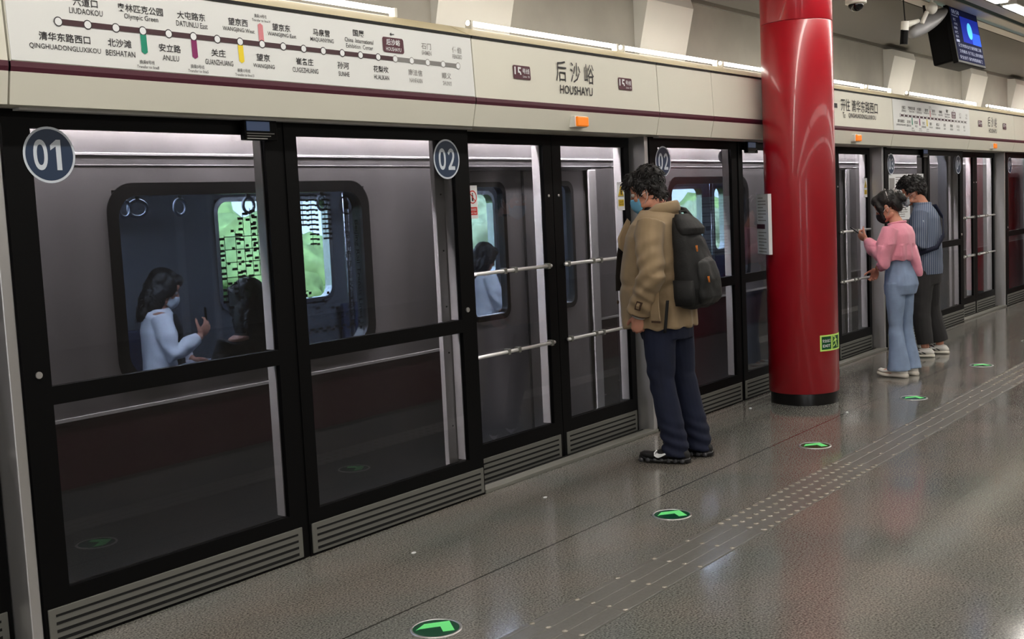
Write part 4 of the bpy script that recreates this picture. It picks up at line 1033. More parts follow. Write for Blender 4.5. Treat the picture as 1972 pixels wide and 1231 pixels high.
hb = [((0, -.02, .058), (.088, .112, .096)), ((0, -.065, .0), (.078, .055, .085)), ((0, -.075, -.05), (.06, .04, .05)), ((.0, .07, .10), (.062, .045, .04)), ((.03, .09, .078), (.035, .035, .03)), ((-.035, .085, .08), (.035, .035, .03)),
      ((.074, .012, .03), (.017, .038, .05)), ((-.074, .012, .03), (.017, .038, .05)), ((.076, .022, -.01), (.008, .012, .03)), ((-.076, .022, -.01), (.008, .012, .03)), ((-.05, -.05, .10), (.05, .06, .05)), ((.05, -.05, .10), (.05, .06, .05)), ((0, .105, .088), (.03, .03, .022))]
part('hair', hair_mesh(HM, hb, 1.0, .006, 420, 3, .006, .042, .005, .45, lambda c: c.z > -.09 and not (c.y > .06 and c.z < .05) and not (abs(c.x) > .06 and c.z < .0 and c.y > -.03)), m_hair, man)
# trench coat
c = MB()
c.rings(loft_z([(.812, 0, .155, .222, .212), (.89, 0, .16, .222, .216), (1.0, 0, .165, .218, .218), (1.12, 0, .167, .214, .212), (1.25, 0, .16, .22, .195), (1.36, 0, .15, .228, .172), (1.43, 0, .14, .215, .145), (1.475, 0, .135, .165, .125), (1.515, 0, .145, .105, .10)], 36, 2.4))
for s_, e_, w_ in ((shL, elL, wrL), (shR, elR, wrR)):
    cf = w_ + (e_ - w_) * .06
    c.tube([s_ + V(math.copysign(.03, -s_.x), 0, .03), s_ + V(0, 0, -.05), (s_ + e_) / 2, e_ + V(0, -.012, 0), (e_ + cf) / 2, cf], [.082, .088, .082, .077, .074, .07], 18)
def coat_extra(p):
    d = 0
    for e_ in (elL, elR): d += crease(p, e_, .12, 78, .010, (0, .55, .83)) + crease(p, e_ + V(0, .05, -.13), .10, 92, .007, (.2, -.5, .85)) + crease(p, e_ + V(0, 0, .16), .09, 70, .006, (.3, .6, .7))
    for s_ in (shL, shR): d += crease(p, s_ + V(0, .05, -.06), .10, 65, .005, (.5, .6, .6))
    if p.z < 1.05: d += .007 * math.sin(11 * math.atan2(p.y - .14, p.x) + 9 * p.z) * min(1, (1.05 - p.z) / .2)
    d += .008 * math.exp(-((p.z - 1.075) / .02) ** 2) * -1 if abs(p.x) < .22 and p.z > 1.0 and (p - elL).length > .12 and (p - elR).length > .12 else 0
    return d
part('trench_coat', solidify_union(c, .007, 3, fold(.006, 9, 9, 6, 1, coat_extra), 'coat'), m_coat, man)
def collar_grid():
    g = []
    for i in range(7):
        v = i / 6; row = []
        for j in range(29):
            t = -1 + 2 * j / 28; a = -PI / 2 + t * 2.55
            rx, ry = .105 - .012 * v, .105 - .005 * v; zb = 1.478 - .07 * max(0, abs(t) - .5) / .5; hh = .088 - .055 * abs(t) ** 1.5
            flare = .016 * math.sin(PI * v) + .012 * v * abs(t) ** 3
            row.append(V((rx + flare) * math.cos(a), .135 - .01 * v + (ry + flare) * math.sin(a) + .03 * v * (.5 + .5 * math.sin(a)) , zb + hh * v))
        g.append(row)
    return g
simple('coat_collar', sheet(collar_grid(), .009), m_coat, man)
for s in (-1, 1):
    g = []
    for i in range(6):
        v = i / 5; row = []
        for j in range(6):
            u = j / 5; z = 1.45 - .27 * v; outw = (.112 * (v / .55 if v < .55 else max(0, 1 - (v - .55) / .2)) + .006) * u
            row.append(V(s * (.045 + outw), .268 + .045 * math.sin(PI * (1 - v) * .5) + .035 * u * (1 - abs(v - .45)) + .04 * v, z + .02 * u * (1 - v)))
        g.append(row)
    simple('lapel', sheet(g, .008), m_coat, man)
# dark inside seen in the open front, white cuff, belt, tabs
simple('inner_shirt', MB().rings(loft_z([(.95, 0, .21, .05, .158), (1.2, 0, .21, .055, .152), (1.36, 0, .20, .05, .135), (1.47, 0, .17, .06, .08), (1.53, 0, .165, .058, .062)], 20)), mat('shirt_dark', srgb(28, 24, 24), .8), man)
ax = (elL - wrL).normalized(); cfc = wrL + ax * .012
simple('shirt_cuff', MB().tube([cfc - ax * .014, cfc + ax * .02], [.046, .05], 18), mat('cuff_white', srgb(214, 210, 204), .7), man)
simple('cuff_lining', MB().tube([cfc + ax * .008, cfc + ax * .014], [.069, .071], 20), m_coat_dark, man)
def strip(pts, wdir, w, th, name, m):
    g = [[Vector(p) - Vector(wdir) * w / 2, Vector(p), Vector(p) + Vector(wdir) * w / 2] for p in pts]
    return simple(name, sheet(g, th), m, man, smooth=False)
cx_ = wrL + ax * .075
o = strip([cx_ + V(-.077, -.022, 0) + ax * .028, cx_ + V(-.08, -.022, 0), cx_ + V(-.077, -.022, 0) - ax * .028], (.25, 1, .2), .04, .006, 'cuff_buckle', m_coat_dark)
strip([cx_ + V(-.0785, -.022, 0) + ax * .018, cx_ + V(-.085, -.022, 0), cx_ + V(-.0785, -.022, 0) - ax * .018], (.25, 1, .2), .02, .008, 'buckle_centre', m_coat)
strip([V(-.236, .06, 1.06), V(-.252, .055, .98), V(-.256, .05, .91), V(-.252, .045, .862)], (.2, 1, 0), .062, .008, 'coat_belt', m_coat)
strip([V(-.2545, .045, .870), V(-.2545, .044, .857)], (.2, 1, 0), .066, .010, 'belt_edge', m_coat_dark)
g = MB(); g.ellipsoid((-.13, .372, .965), (.012, .005, .012), 12, 8); simple('coat_button', g, m_coat_dark, man)
strip([V(-.06, .352, 1.37), V(-.065, .378, 1.25), V(-.065, .393, 1.12), V(-.06, .398, 1.03)], (1, -.25, 0), .06, .006, 'coat_lining', mat('lining_dark', srgb(34, 26, 22), .9))
# jeans
j = MB(); j.rings(loft_z([(.74, 0, .11, .17, .145), (.82, 0, .115, .185, .15), (.92, 0, .12, .18, .14), (1.0, 0, .12, .165, .12)], 24))
for h_, k_, a_ in ((hipL, knL, anL), (hipR, knR, anR)):
    j.tube([h_ + V(0, 0, -.02), h_ + (k_ - h_) * .45, k_, (k_ + a_) / 2, a_ + V(0, 0, .03), a_ + V(0, .005, -.045)], [.108, .098, .08, .076, .075, .08], 18)
def jean_extra(p):
    d = 0
    for k_ in (knL, knR): d += crease(p, k_ + V(0, .05, 0), .11, 70, .006, (.2, -.4, .9))
    for a_ in (anL, anR): d += crease(p, a_ + V(0, .02, .03), .12, 100, .009, (.1, -.35, .94))
    return d + crease(p, V(0, .2, .80), .14, 60, .004, (.8, 0, .6))
part('jeans', solidify_union(j, .007, 3, fold(.006, 8, 8, 5, 4, jean_extra), 'jeans'), m_jean, man)
def swoosh(rings, F, side, name, m, parent, y0=.0, L_=.115, z0=.042):
    P2 = [(0, .026), (.006, .012), (.016, .003), (.03, .0), (.05, .008), (.08, .024), (.115, .044), (.08, .032), (.052, .024), (.034, .022), (.022, .026), (.014, .034), (.008, .038)]
    k = L_ / .115; vs = []
    loc = [[F.inverted() @ v for v in R_] for R_ in rings]
    for u, z in P2:
        y = y0 - u * k + L_ ; zz = z0 + z * k
        # lateral surface of the shoe at (y, zz)
        best = min(range(len(loc)), key=lambda i: abs(sum(v.y for v in loc[i]) / len(loc[i]) - y))
        cand = [v for v in loc[best] if v.x * side > 0]
        xs = max(cand, key=lambda v: -abs(v.z - zz)).x
        i2 = min(len(loc) - 1, best + 1); c2 = [v for v in loc[i2] if v.x * side > 0]; x2 = max(c2, key=lambda v: -abs(v.z - zz)).x
        vs.append(F @ V(max(abs(xs), abs(x2)) * side + side * .004, y, zz))
    n = len(vs); w_ = [v + F.to_3x3() @ V(side * .003, 0, 0) for v in vs]
    fs = []
    for a_, b_ in ((0, 12), (1, 11), (2, 10), (3, 9), (4, 8), (5, 7)):
        pass
    quads = [(0, 1, 11, 12), (1, 2, 10, 11), (2, 3, 9, 10), (3, 4, 8, 9), (4, 5, 7, 8)]
    fs = [tuple(q) for q in quads] + [(5, 6, 7)]
    fs += [tuple(n + x for x in f) for f in fs] + [(i, (i + 1) % n, n + (i + 1) % n, n + i) for i in range(n)]
    return simple(name, MB().add(vs + w_, fs), m, parent, smooth=False)
for a_, yw, side in ((anL, math.radians(13), -1), (anR, math.radians(10), 1)):
    R_, F = shoe_rings(a_, yw, .305, .108, .115, .058, .085, 18, .022, .085)
    o = simple('shoe', MB().rings(R_), m_shoe, man)
    S_, F2 = shoe_rings(a_, yw, .315, .118, .045, .04, .046, 18, .0, .09)
    so = simple('sole', MB().rings(S_), mat('sole_black', srgb(22, 22, 24), .25), o)
    mb = MB()
    for q in range(7):
        for sd in (-1, 1): simple('air_pod', MB().ellipsoid(F @ V(sd * .052, -.05 + q * .042, .018), (.010, .017, .014), 10, 6), mat('air_clear', srgb(60, 60, 64), .08), so)
    pass
    swoosh(R_, F, -1, 'logo', m_white, o, y0=.005, L_=.118, z0=.036)
    simple('pull_tab', MB().tube([F @ V(0, .05, .10), F @ V(0, .075, .125)], [.014, .008], 8), m_shoe, o)

# backpack hanging from his shoulders
bp_ = thing('backpack', 'black backpack with orange zip pulls on the back of the man in the trench coat', 'backpack', (5.925, 3.365, 0), None, math.radians(2))
k = MB()
k.rings(loft_z([(.925, .0, -.135, .10, .055), (.95, .0, -.145, .145, .085), (1.05, .0, -.15, .155, .098), (1.2, .0, -.135, .150, .092), (1.33, .0, -.11, .13, .072), (1.42, .0, -.08, .105, .05), (1.465, .0, -.055, .07, .03)], 28, 2.8))
part('pack_body', solidify_union(k, .007, 3, fold(.011, 9, 9, 7, 6), 'pack'), m_pack, bp_)
k = MB(); k.rings(loft_z([(.955, .0, -.215, .09, .03), (.99, .0, -.232, .12, .04), (1.1, 0, -.228, .122, .042), (1.2, .0, -.206, .112, .036), (1.235, 0, -.19, .08, .02)], 24, 2.8))
part('front_pocket', solidify_union(k, .007, 3, fold(.009, 11, 11, 9, 7), 'pocket'), mat('pack_grey', srgb(15, 16, 16), .6, bump=.15, bump_scale=90), bp_)
k = MB(); k.rings(loft_z([(1.36, -.0, -.13, .12, .05), (1.40, 0, -.12, .125, .066), (1.45, 0, -.09, .10, .056), (1.485, 0, -.065, .06, .03)], 20)); part('top_flap', solidify_union(k, .007, 2, None, 'flap'), m_pack, bp_)
for s in (1,):
    pts = [V(s * .10, -.085, 1.455), V(s * .125, -.03, 1.505), V(s * .125, .05, 1.525), V(s * .13, .16, 1.47), V(s * .15, .29, 1.36), V(s * .17, .33, 1.22), V(s * .205, .25, 1.10), V(s * .22, .09, 1.03), V(s * .16, -.06, .985)]
    g = [[p + V(-.026, 0, .004), p + V(0, 0, .008), p + V(.026, 0, -.006)] for p in pts]
    simple('shoulder_strap', sheet(g, .012), m_pack, bp_)
    pass
    simple('strap_tail', sheet([[V(-.175, -.035 + .003 * q, .985 - .024 * q), V(-.165, -.05 + .003 * q, .985 - .024 * q)] for q in range(9)], .006), m_pack, bp_)
for s in (-1, 1):
    simple('side_mesh_pocket', MB().rings(loft_z([(.95, s * .142, -.14, .02, .06), (1.0, s * .15, -.145, .022, .07), (1.1, s * .153, -.14, .016, .068)], 16)), m_pack, bp_)
simple('carry_loop', MB().tube([V(-.035, -.075, 1.455), V(-.03, -.07, 1.50), V(.03, -.07, 1.50), V(.035, -.075, 1.455)], .008, 8), m_pack, bp_)
for p in (V(-.10, -.205, 1.30), V(-.085, -.268, 1.12)): simple('zip_pull', MB().tube([p, p + V(-.003, -.006, -.035)], [.007, .005], 8), mat('pull_orange', srgb(196, 110, 30), .5), bp_)
# ---------------------------------------------------------------- woman in pink
m_pink = mat('knit_pink', srgb(240, 156, 176), .95, bump=.35, bump_scale=220, sheen=.3, noise_amt=.04, noise_scale=20)
m_jeanl = mat('denim_light', srgb(140, 160, 190), .9, noise_amt=.16, noise_scale=9, bump=.1, bump_scale=400)
m_shoew = mat('shoe_white', srgb(240, 238, 232), .5)
wo = thing('person', 'woman in a pink sweater and flared light jeans looking down at a phone', 'person', (9.50, 3.225, 0), 'people waiting on the platform', math.radians(-4))
HW = Matrix.Translation((-.01, .105, 1.435)) @ Matrix.Rotation(math.radians(14), 4, 'Z') @ Matrix.Rotation(math.radians(-26), 4, 'X') @ Matrix.Scale(.92, 4)
b = MB(); head(b, HW)
b.tube([(0, .075, 1.40), (0, .045, 1.335), (0, .02, 1.27)], [.046, .047, .065], 16)
b.rings(loft_z([(.80, 0, .01, .13, .09), (.95, 0, .02, .115, .085), (1.1, 0, .02, .13, .09), (1.24, 0, .01, .14, .075), (1.29, 0, .01, .08, .055)]))
sL, eL, wL = V(-.165, .02, 1.235), V(-.225, .06, 1.015), V(-.125, .245, 1.17)
sR, eR, wR = V(.165, .02, 1.235), V(.215, .08, 1.03), V(.13, .27, .90)
hL, hR = V(-.08, .01, .80), V(.08, .01, .80); kL, kR = V(-.075, .02, .44), V(.08, .0, .44); aL, aR = V(-.075, -.005, .085), V(.09, -.03, .085)
for q in ((sL, eL, wL), (sR, eR, wR)): b.tube([q[0], (q[0] + q[1]) / 2, q[1], (q[1] + q[2]) / 2, q[2]], [.043, .038, .034, .031, .022], 12)
for q in ((hL, kL, aL), (hR, kR, aR)):
    b.tube([q[0], (q[0] + q[1]) / 2, q[1], (q[1] + q[2]) / 2, q[2]], [.08, .068, .05, .046, .033], 12); b.ellipsoid(q[2] + V(0, .06, -.04), (.032, .09, .028))
hand(b, wL, V(.25, .75, .35), V(.75, -.15, .35), -1, (.7, .8, .5), scale=.9)
hand(b, wR, V(-.1, .25, -.95), V(-.9, .0, .1), 1, (.6, .7, .4), scale=.9)
part('body', solidify_union(b, .0045, 3, None, 'body'), SK, wo); eyes(HW, wo); face_mask(HW, wo, mat('mask_black', srgb(20, 19, 20), .8))
hb = [((0, -.02, .055), (.087, .112, .095)), ((0, -.08, .0), (.078, .055, .085)), ((0, -.085, -.045), (.055, .04, .05)), ((0, .06, .085), (.068, .05, .05)), ((.066, .05, .02), (.018, .035, .065)), ((-.066, .05, .02), (.018, .035, .065)),
      ((.068, .066, -.05), (.009, .016, .06)), ((-.068, .066, -.05), (.009, .016, .06)), ((0, -.135, .03), (.048, .04, .052)), ((.0, -.16, .0), (.03, .03, .035))]
part('hair', hair_mesh(HW, hb, 1.0, .0035, 160, 8, .006, .06, .0035, .8, lambda c: c.y < -.06 and c.z > -.08), m_hair, wo)
cl_ = MB()
for i in range(3): cl_.tube([HW @ V(.03 * math.cos(a) , -.118 - .012 * i - .01 * math.sin(a), .07 + .05 * math.sin(a) - .035 * i * .6) for a in [PI * q / 8 for q in range(9)]], .0035, 6)
cl_.tube([HW @ V(-.084, -.05, .03), HW @ V(-.07, -.06, .11), HW @ V(0, -.055, .155), HW @ V(.07, -.06, .11), HW @ V(.084, -.05, .03)], .0035, 8)
simple('hair_clip', cl_, mat('clip_grey', srgb(196, 190, 186), .3, .4), wo)
c = MB()
c.rings(loft_z([(.985, -.01, .02, .152, .118), (1.03, -.01, .02, .168, .132), (1.12, 0, .018, .168, .128), (1.2, 0, .012, .172, .112), (1.25, 0, .01, .155, .09), (1.285, 0, .015, .105, .07), (1.30, 0, .02, .08, .058)], 30, 2.3))
c.rings(loft_z([(.845, .10, -.125, .035, .02), (.88, .10, -.122, .055, .028), (.95, .085, -.108, .075, .035), (1.02, .06, -.085, .09, .045), (1.1, .04, -.05, .10, .06)], 20, 2.6))
for q in ((sL, eL, wL), (sR, eR, wR)):
    c.tube([q[0] + V(math.copysign(.02, -q[0].x), 0, .02), (q[0] + q[1]) / 2, q[1] + V(0, -.01, -.005), q[1] + (q[2] - q[1]) * .5, q[1] + (q[2] - q[1]) * .8, q[1] + (q[2] - q[1]) * .93], [.066, .078, .085, .066, .046, .036], 18)
def pink_extra(p): return crease(p, eL, .13, 60, .005, (.3, .6, .7)) + crease(p, eR, .13, 60, .005, (.3, .6, .7)) + (.006 * math.sin(9 * math.atan2(p.y, p.x) + 6 * p.z) if p.z < 1.12 else 0)
part('sweater', solidify_union(c, .007, 3, fold(.007, 9, 9, 5, 12, pink_extra), 'sweater'), m_pink, wo)
simple('neckband', MB().tube([V(.088 * math.cos(a), .025 + .066 * math.sin(a), 1.296 + .012 * -math.sin(a)) for a in [2 * PI * q / 24 for q in range(25)]], .009, 8, cap=False), m_pink, wo)
j = MB(); j.rings(loft_z([(.70, 0, .005, .148, .118), (.78, 0, -.005, .162, .130), (.86, 0, .0, .15, .118), (.95, 0, .01, .125, .096), (1.0, 0, .015, .118, .09)], 24))
for q in ((hL, kL, aL), (hR, kR, aR)):
    j.tube([q[0], q[0] + (q[1] - q[0]) * .5, q[1], q[1] + (q[2] - q[1]) * .5, q[2] + V(0, 0, .04), q[2] + V(0, 0, -.022)], [.088, .076, .058, .067, .086, .098], 20)
def jl_extra(p): return crease(p, V(0, .03, .76), .12, 70, .004, (.7, 0, .7)) + crease(p, kL, .12, 60, .003, (.2, -.3, .9)) + crease(p, kR, .12, 60, .003, (.2, -.3, .9))
part('jeans', solidify_union(j, .007, 3, fold(.005, 9, 9, 4, 14, jl_extra), 'jeans'), m_jeanl, wo)
for q, yw in ((aL, -8), (aR, -14)):
    R_, F = shoe_rings(q, math.radians(yw), .27, .10, .10, .06, .08, 16, .035, .075); o = simple('shoe', MB().rings(R_), m_shoew, wo)
    S_, F2 = shoe_rings(q, math.radians(yw), .285, .112, .046, .044, .05, 16, 0, .082); simple('sole', MB().rings(S_), mat('sole_cream', srgb(236, 230, 218), .5), o)
ph = thing('phone', 'dark phone held up by the woman in the pink sweater', 'phone', (9.50, 3.225, 0), None, math.radians(-4))
PM = Matrix.Translation(wL + V(.045, .085, .055)) @ Matrix.Rotation(math.radians(35), 4, 'X') @ Matrix.Rotation(math.radians(10), 4, 'Y')
mb = MB().box(-.037, .037, -.076, .076, -.004, .004, .003); mb.v = [tuple(PM @ Vector(v)) for v in mb.v]; o = simple('case', mb, m_black, ph, smooth=False)
mb = MB().box(-.033, .033, -.07, .07, .0041, .0046); mb.v = [tuple(PM @ Vector(v)) for v in mb.v]; simple('display', mb, mat('phone_display', srgb(60, 66, 80), .1), ph, smooth=False)

# ---------------------------------------------------------------- man in the striped shirt
def striped():
    m = mat('shirt_stripe', srgb(96, 110, 134), .9); nt = m.node_tree; N = nt.nodes; L = nt.links; b_ = N['Principled BSDF']
    tc = N.new('ShaderNodeTexCoord'); sp = N.new('ShaderNodeSeparateXYZ'); L.new(tc.outputs['Object'], sp.inputs[0])
    a = N.new('ShaderNodeMath'); a.operation = 'MULTIPLY_ADD'; a.inputs[1].default_value = -0.25; L.new(sp.outputs['X'], a.inputs[0]); L.new(sp.outputs['Y'], a.inputs[2])
    s1 = N.new('ShaderNodeMath'); s1.operation = 'MULTIPLY'; s1.inputs[1].default_value = 360; L.new(a.outputs[0], s1.inputs[0])
    sn = N.new('ShaderNodeMath'); sn.operation = 'SINE'; L.new(s1.outputs[0], sn.inputs[0])
    r = N.new('ShaderNodeMapRange'); r.inputs[1].default_value = -.2; r.inputs[2].default_value = .9; L.new(sn.outputs[0], r.inputs[0])
    mx = N.new('ShaderNodeMix'); mx.data_type = 'RGBA'; mx.inputs[6].default_value = srgb(78, 92, 118); mx.inputs[7].default_value = srgb(142, 152, 168); L.new(r.outputs[0], mx.inputs[0]); L.new(mx.outputs[2], b_.inputs['Base Color'])
    return m
m_str = striped()
m_trou = mat('trousers_grey', srgb(52, 51, 52), .9, noise_amt=.12, noise_scale=9)
m2 = thing('person', 'man in a blue striped shirt and dark grey trousers standing behind the woman in pink', 'person', (10.80, 3.40, 0), 'people waiting on the platform', math.radians(4))
H2 = Matrix.Translation((.0, .135, 1.548)) @ Matrix.Rotation(math.radians(10), 4, 'Z') @ Matrix.Rotation(math.radians(-14), 4, 'X') @ Matrix.Scale(.95, 4)
b = MB(); head(b, H2)
b.tube([(0, .095, 1.51), (0, .065, 1.45), (0, .04, 1.38)], [.054, .056, .075], 16)
b.rings(loft_z([(.80, 0, .03, .14, .10), (1.0, 0, .035, .14, .10), (1.2, 0, .035, .16, .105), (1.34, 0, .03, .17, .09), (1.40, 0, .03, .09, .06)]))
sL, eL, wL = V(-.20, .03, 1.335), V(-.245, .03, 1.07), V(-.15, .23, 1.09)
sR, eR, wR = V(.20, .03, 1.335), V(.25, .03, 1.07), V(.15, .23, 1.10)
hL, hR = V(-.09, .03, .82), V(.09, .03, .82); kL, kR = V(-.115, .05, .46), V(.12, .02, .46); aL, aR = V(-.13, .01, .085), V(.15, -.06, .085)
for q in ((sL, eL, wL), (sR, eR, wR)): b.tube([q[0], (q[0] + q[1]) / 2, q[1], (q[1] + q[2]) / 2, q[2]], [.05, .046, .04, .037, .026], 12)
for q in ((hL, kL, aL), (hR, kR, aR)):
    b.tube([q[0], (q[0] + q[1]) / 2, q[1], (q[1] + q[2]) / 2, q[2]], [.085, .07, .055, .05, .036], 12); b.ellipsoid(q[2] + V(0, .065, -.042), (.034, .095, .03))
hand(b, wL, V(.45, .85, .2), V(.3, -.2, .9), -1, (.6, .7, .5)); hand(b, wR, V(-.45, .85, .2), V(-.3, -.2, .9), 1, (.6, .7, .5))
part('body', solidify_union(b, .005, 3, None, 'body'), SK, m2); eyes(H2, m2); face_mask(H2, m2, mat('mask_pale', srgb(206, 214, 222), .7))
hb = [((0, -.015, .075), (.096, .118, .095)), ((0, -.075, .02), (.085, .06, .085)), ((0, .085, .095), (.072, .055, .045)), ((.05, .03, .12), (.055, .07, .05)), ((-.05, .03, .12), (.055, .07, .05)), ((.08, .0, .035), (.018, .045, .05)), ((-.08, .0, .035), (.018, .045, .05)), ((0, -.095, -.03), (.05, .03, .045))]
part('hair', hair_mesh(H2, hb, 1.0, .009, 260, 21, .006, .04, .006, .4, lambda c: c.z > .0 and not (c.y > .07 and c.z < .06), 46), m_hair, m2)
c = MB()
c.rings(loft_z([(.775, 0, .03, .185, .145), (.85, 0, .03, .192, .15), (1.0, 0, .035, .19, .15), (1.2, 0, .035, .198, .14), (1.3, 0, .03, .205, .122), (1.36, 0, .03, .175, .098), (1.395, 0, .04, .12, .085), (1.43, 0, .055, .078, .072)], 30, 2.4))
for q in ((sL, eL, wL), (sR, eR, wR)):
    c.tube([q[0] + V(math.copysign(.03, -q[0].x), 0, .025), (q[0] + q[1]) / 2, q[1] + V(0, -.012, 0), (q[1] + q[2]) / 2, q[1] + (q[2] - q[1]) * .92], [.074, .078, .072, .062, .05], 18)
part('striped_shirt', solidify_union(c, .007, 3, fold(.007, 8, 8, 5, 31, lambda p: crease(p, eL, .12, 70, .005, (.3, .5, .8)) + crease(p, V(-.15, -.08, 1.0), .2, 45, .003, (.4, .2, .9))), 'shirt'), m_str, m2)
gcol = [[V((.080 + .01 * v) * math.cos(a), .055 + (.074 + .01 * v) * math.sin(a), 1.415 + .04 * (1 - abs(v - .5) * 2) + .0 * v + (.012 if v < .5 else -.012)) for a in [-PI / 2 + t * 2.7 for t in [-1 + q / 12 for q in range(25)]]] for v in (0, .25, .5, .75, 1)]
simple('shirt_collar', sheet(gcol, .006), m_str, m2)
simple('shirt_hem_undershirt', MB().rings(loft_z([(.765, 0, .03, .165, .125), (.80, 0, .03, .165, .125)], 24)), m_white, m2)
simple('sleeve_patch', sheet([[V(-.262 + .0 * u, -.005 + .05 * u - .02, 1.285 - .04 * v) for u in (0, .5, 1)] for v in (0, .5, 1)], .004), mat('patch_pale', srgb(168, 178, 196), .8), m2)
simple('round_badge', MB().ellipsoid((-.15, -.118, 1.03), (.016, .006, .016), 14, 8), m_white, m2)
j = MB(); j.rings(loft_z([(.68, 0, .025, .165, .125), (.76, 0, .025, .175, .135), (.86, 0, .03, .165, .125)], 24))
for q in ((hL, kL, aL), (hR, kR, aR)):
    j.tube([q[0], q[0] + (q[1] - q[0]) * .5, q[1], q[1] + (q[2] - q[1]) * .5, q[2] + V(0, 0, .035)], [.105, .098, .088, .082, .075], 18)
part('trousers', solidify_union(j, .007, 3, fold(.006, 8, 8, 5, 36, lambda p: crease(p, kL, .13, 60, .004, (.2, -.3, .9))), 'trousers'), m_trou, m2)
for q, yw in ((aL, 4), (aR, -6)):
    R_, F = shoe_rings(q, math.radians(yw), .285, .102, .098, .055, .075, 16, .028, .078); o = simple('shoe', MB().rings(R_), m_shoew, m2)
    S_, F2 = shoe_rings(q, math.radians(yw), .295, .11, .036, .034, .04, 16, 0, .083); simple('sole', MB().rings(S_), mat('sole_cream', srgb(236, 230, 218), .5), o)
    st = MB()
    for s in (-1, 1): st.tube([F @ V(s * .047, -.01, .035), F @ V(s * .046, .035, .06), F @ V(s * .036, .075, .082)], .005, 6); st.tube([F @ V(s * .049, .03, .035), F @ V(s * .046, .08, .055), F @ V(s * .036, .10, .07)], .005, 6)
    simple('shoe_stripe', st, m_shoe, o)
bagt = thing('shoulder_bag', 'navy cross-body bag strap slung round the man in the striped shirt', 'bag', (10.80, 3.40, 0), None, math.radians(4))
ptsb = [V(-.03, .195, .98), V(.12, .175, 1.22), V(.17, .09, 1.385), V(.12, -.03, 1.405), V(.06, -.105, 1.30), V(-.06, -.14, 1.14), V(-.16, -.105, 1.03), V(-.205, .03, .98), V(-.13, .16, .95), V(-.03, .195, .98)]
g = []
for i, p_ in enumerate(ptsb):
    tn = (ptsb[min(i + 1, len(ptsb) - 1)] - ptsb[max(i - 1, 0)]).normalized(); ou = V(p_.x, p_.y - .03, 0).normalized(); wv = tn.cross(ou).normalized()
    g.append([p_ + ou * .012 - wv * .022, p_ + ou * .016, p_ + ou * .012 + wv * .022])
simple('strap', sheet(g, .006), mat('strap_navy', srgb(26, 32, 56), .8), bagt)
bb = MB().box(-.10, .09, .18, .25, .86, 1.0, .02); simple('pouch', bb, mat('strap_navy', srgb(26, 32, 56), .8), bagt)

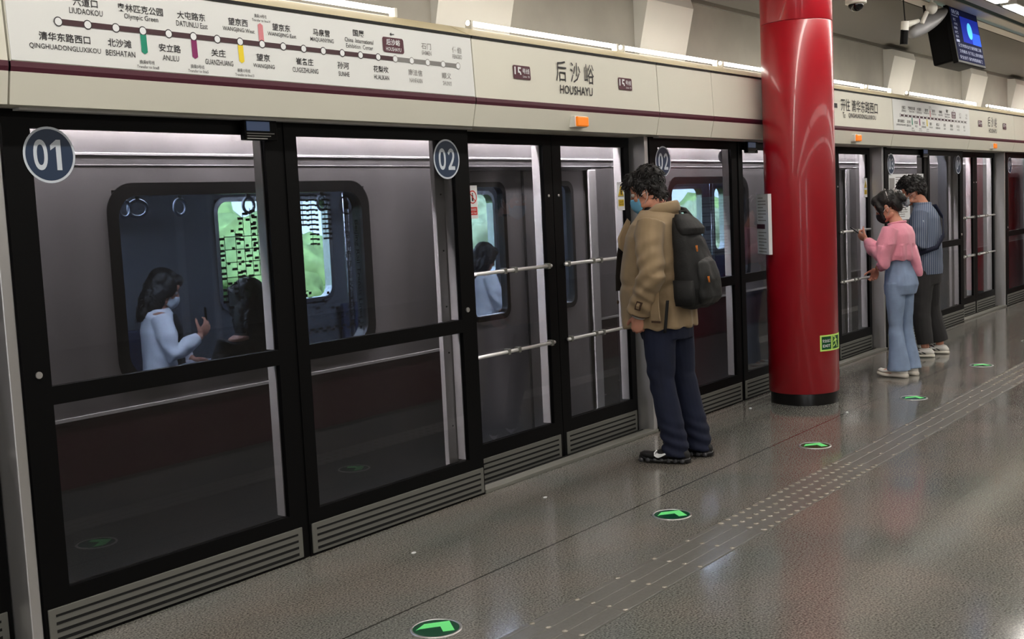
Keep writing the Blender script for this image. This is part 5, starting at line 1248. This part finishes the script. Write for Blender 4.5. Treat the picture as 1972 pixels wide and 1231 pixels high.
# ---------------------------------------------------------------- passengers in the train
m_shirtw = mat('shirt_white', srgb(246, 248, 252), .8)
def passenger(loc, rotz, lab, shirt, hairlong, phone_hand, mask_m, seed, legs_m, seat_z=.45):
    t = thing('person', lab, 'person', loc, 'passengers in the train', rotz)
    H = Matrix.Translation((0, .05, 1.13)) @ Matrix.Rotation(math.radians(-22 if phone_hand else -8), 4, 'X') @ Matrix.Scale(.95, 4)
    b = MB(); head(b, H); b.tube([(0, .03, 1.08), (0, .0, .98)], [.05, .06], 12)
    b.rings(loft_z([(seat_z, 0, .0, .16, .12), (.65, 0, 0, .13, .10), (.85, 0, 0, .15, .10), (.97, 0, 0, .15, .08), (1.0, 0, 0, .08, .06)]))
    sh = V(.17, .0, .94); el = V(.21, .06, .70) if phone_hand else V(.22, .02, .70); wr = V(.13, .26, .80) if phone_hand else V(.14, .20, .62)
    s2, e2, w2 = V(-.17, .0, .94), V(-.21, .05, .70), V(-.10, .22, .62)
    for a in ((sh, el, wr), (s2, e2, w2)): b.tube([a[0], (a[0] + a[1]) / 2, a[1], (a[1] + a[2]) / 2, a[2]], [.045, .042, .037, .034, .024], 12)
    hand(b, wr, V(-.2, .5, .75) if phone_hand else V(-.3, .9, -.1), V(-.6, .1, .7), 1 , (.5, .6, .4)); hand(b, w2, V(.3, .9, -.1), V(.2, 0, -1), -1, (.4, .5, .3))
    for s in (-1, 1): b.tube([(s * .09, .05, seat_z + .09), (s * .10, .45, seat_z + .08), (s * .10, .47, .1)], [.075, .06, .04], 12); b.ellipsoid((s * .10, .53, .07), (.035, .1, .03))
    part('body', solidify_union(b, .006, 3, None, 'body'), SK, t); eyes(H, t)
    if mask_m: face_mask(H, t, mask_m)
    hb = [((0, -.02, .055), (.09, .115, .096)), ((0, -.08, .0), (.085, .06, .09)), ((0, .07, .085), (.07, .045, .045)), ((.075, .02, .02), (.02, .06, .08)), ((-.075, .02, .02), (.02, .06, .08))]
    if hairlong: hb += [((0, -.095, -.10), (.095, .05, .11)), ((.078, -.03, -.09), (.03, .06, .11)), ((-.078, -.03, -.09), (.03, .06, .11)), ((0, -.09, -.2), (.09, .04, .08))]
    part('hair', hair_mesh(H, hb, 1.0, .004, 60, seed, .007, .05, .004, .9, lambda c: c.y < 0), m_hair, t)
    c = MB(); c.rings(loft_z([(seat_z + .02, 0, .0, .18, .14), (.65, 0, 0, .165, .125), (.85, 0, 0, .18, .125), (.95, 0, 0, .165, .10), (1.0, 0, .0, .10, .07)], 24))
    for a in ((sh, el, wr), (s2, e2, w2)): c.tube([a[0] + V(math.copysign(.02, -a[0].x), 0, .02), (a[0] + a[1]) / 2, a[1], (a[1] + a[2]) / 2, a[1] + (a[2] - a[1]) * .9], [.066, .074, .068, .06, .042], 14)
    part('shirt', solidify_union(c, .008, 3, fold(.007, 9, 9, 6, seed, lambda p: crease(p, el, .12, 70, .006, (.3, .5, .8))), 'shirt'), shirt, t)
    j = MB(); j.rings(loft_z([(seat_z - .01, 0, .03, .17, .14), (seat_z + .12, 0, .02, .16, .13)], 20))
    for s in (-1, 1): j.tube([(s * .09, .03, seat_z + .085), (s * .10, .44, seat_z + .085), (s * .10, .475, seat_z - .02), (s * .10, .47, .13)], [.09, .078, .07, .062], 14)
    part('trousers', solidify_union(j, .008, 3, fold(.005, 9, 9, 6, seed + 2), 'trousers'), legs_m, t)
    for s in (-1, 1):
        R_, F = shoe_rings((s * .10, .47, .0), 0, .27, .10, .10, .055, .08, 14, .03, .075); sh_ = simple('shoe', MB().rings(R_), m_shoe, t)
    return t
w1 = passenger((4.60, 6.63, .0), math.radians(-120), 'woman passenger in a white shirt and pale mask bent over a phone in the train', m_shirtw, True, True, mat('mask_pale', srgb(206, 214, 222), .7), 41, mat('trousers_white', srgb(206, 210, 222), .8))
passenger((8.10, 6.63, .0), math.radians(-112), 'long-haired passenger in a white shirt seen through the train door window', m_shirtw, True, True, None, 52, m_trou)
passenger((3.76, 4.60, .0), math.radians(-6), 'dark-haired passenger in dark clothes with back to the near train window', mat('jacket_dark', srgb(24, 24, 28), .9), True, False, None, 63, m_trou)
part('dark_vest', solidify_union(MB().rings(loft_z([(.44, 0, .02, .165, .15), (.65, 0, .02, .145, .135), (.85, 0, .02, .15, .135), (.955, 0, .015, .12, .105)], 24)), .01, 2, fold(.005, 9, 9, 6, 77), 'vest'), mat('jacket_dark', srgb(24, 24, 28), .9), w1)
hp = thing('phone', 'phone in the hand of the woman passenger in the white shirt', 'phone', (4.60, 6.63, 0), None, math.radians(-120))
mb = MB().box(.045, .11, .30, .31, .86, .99, .003); simple('case', mb, m_black, hp, smooth=False)
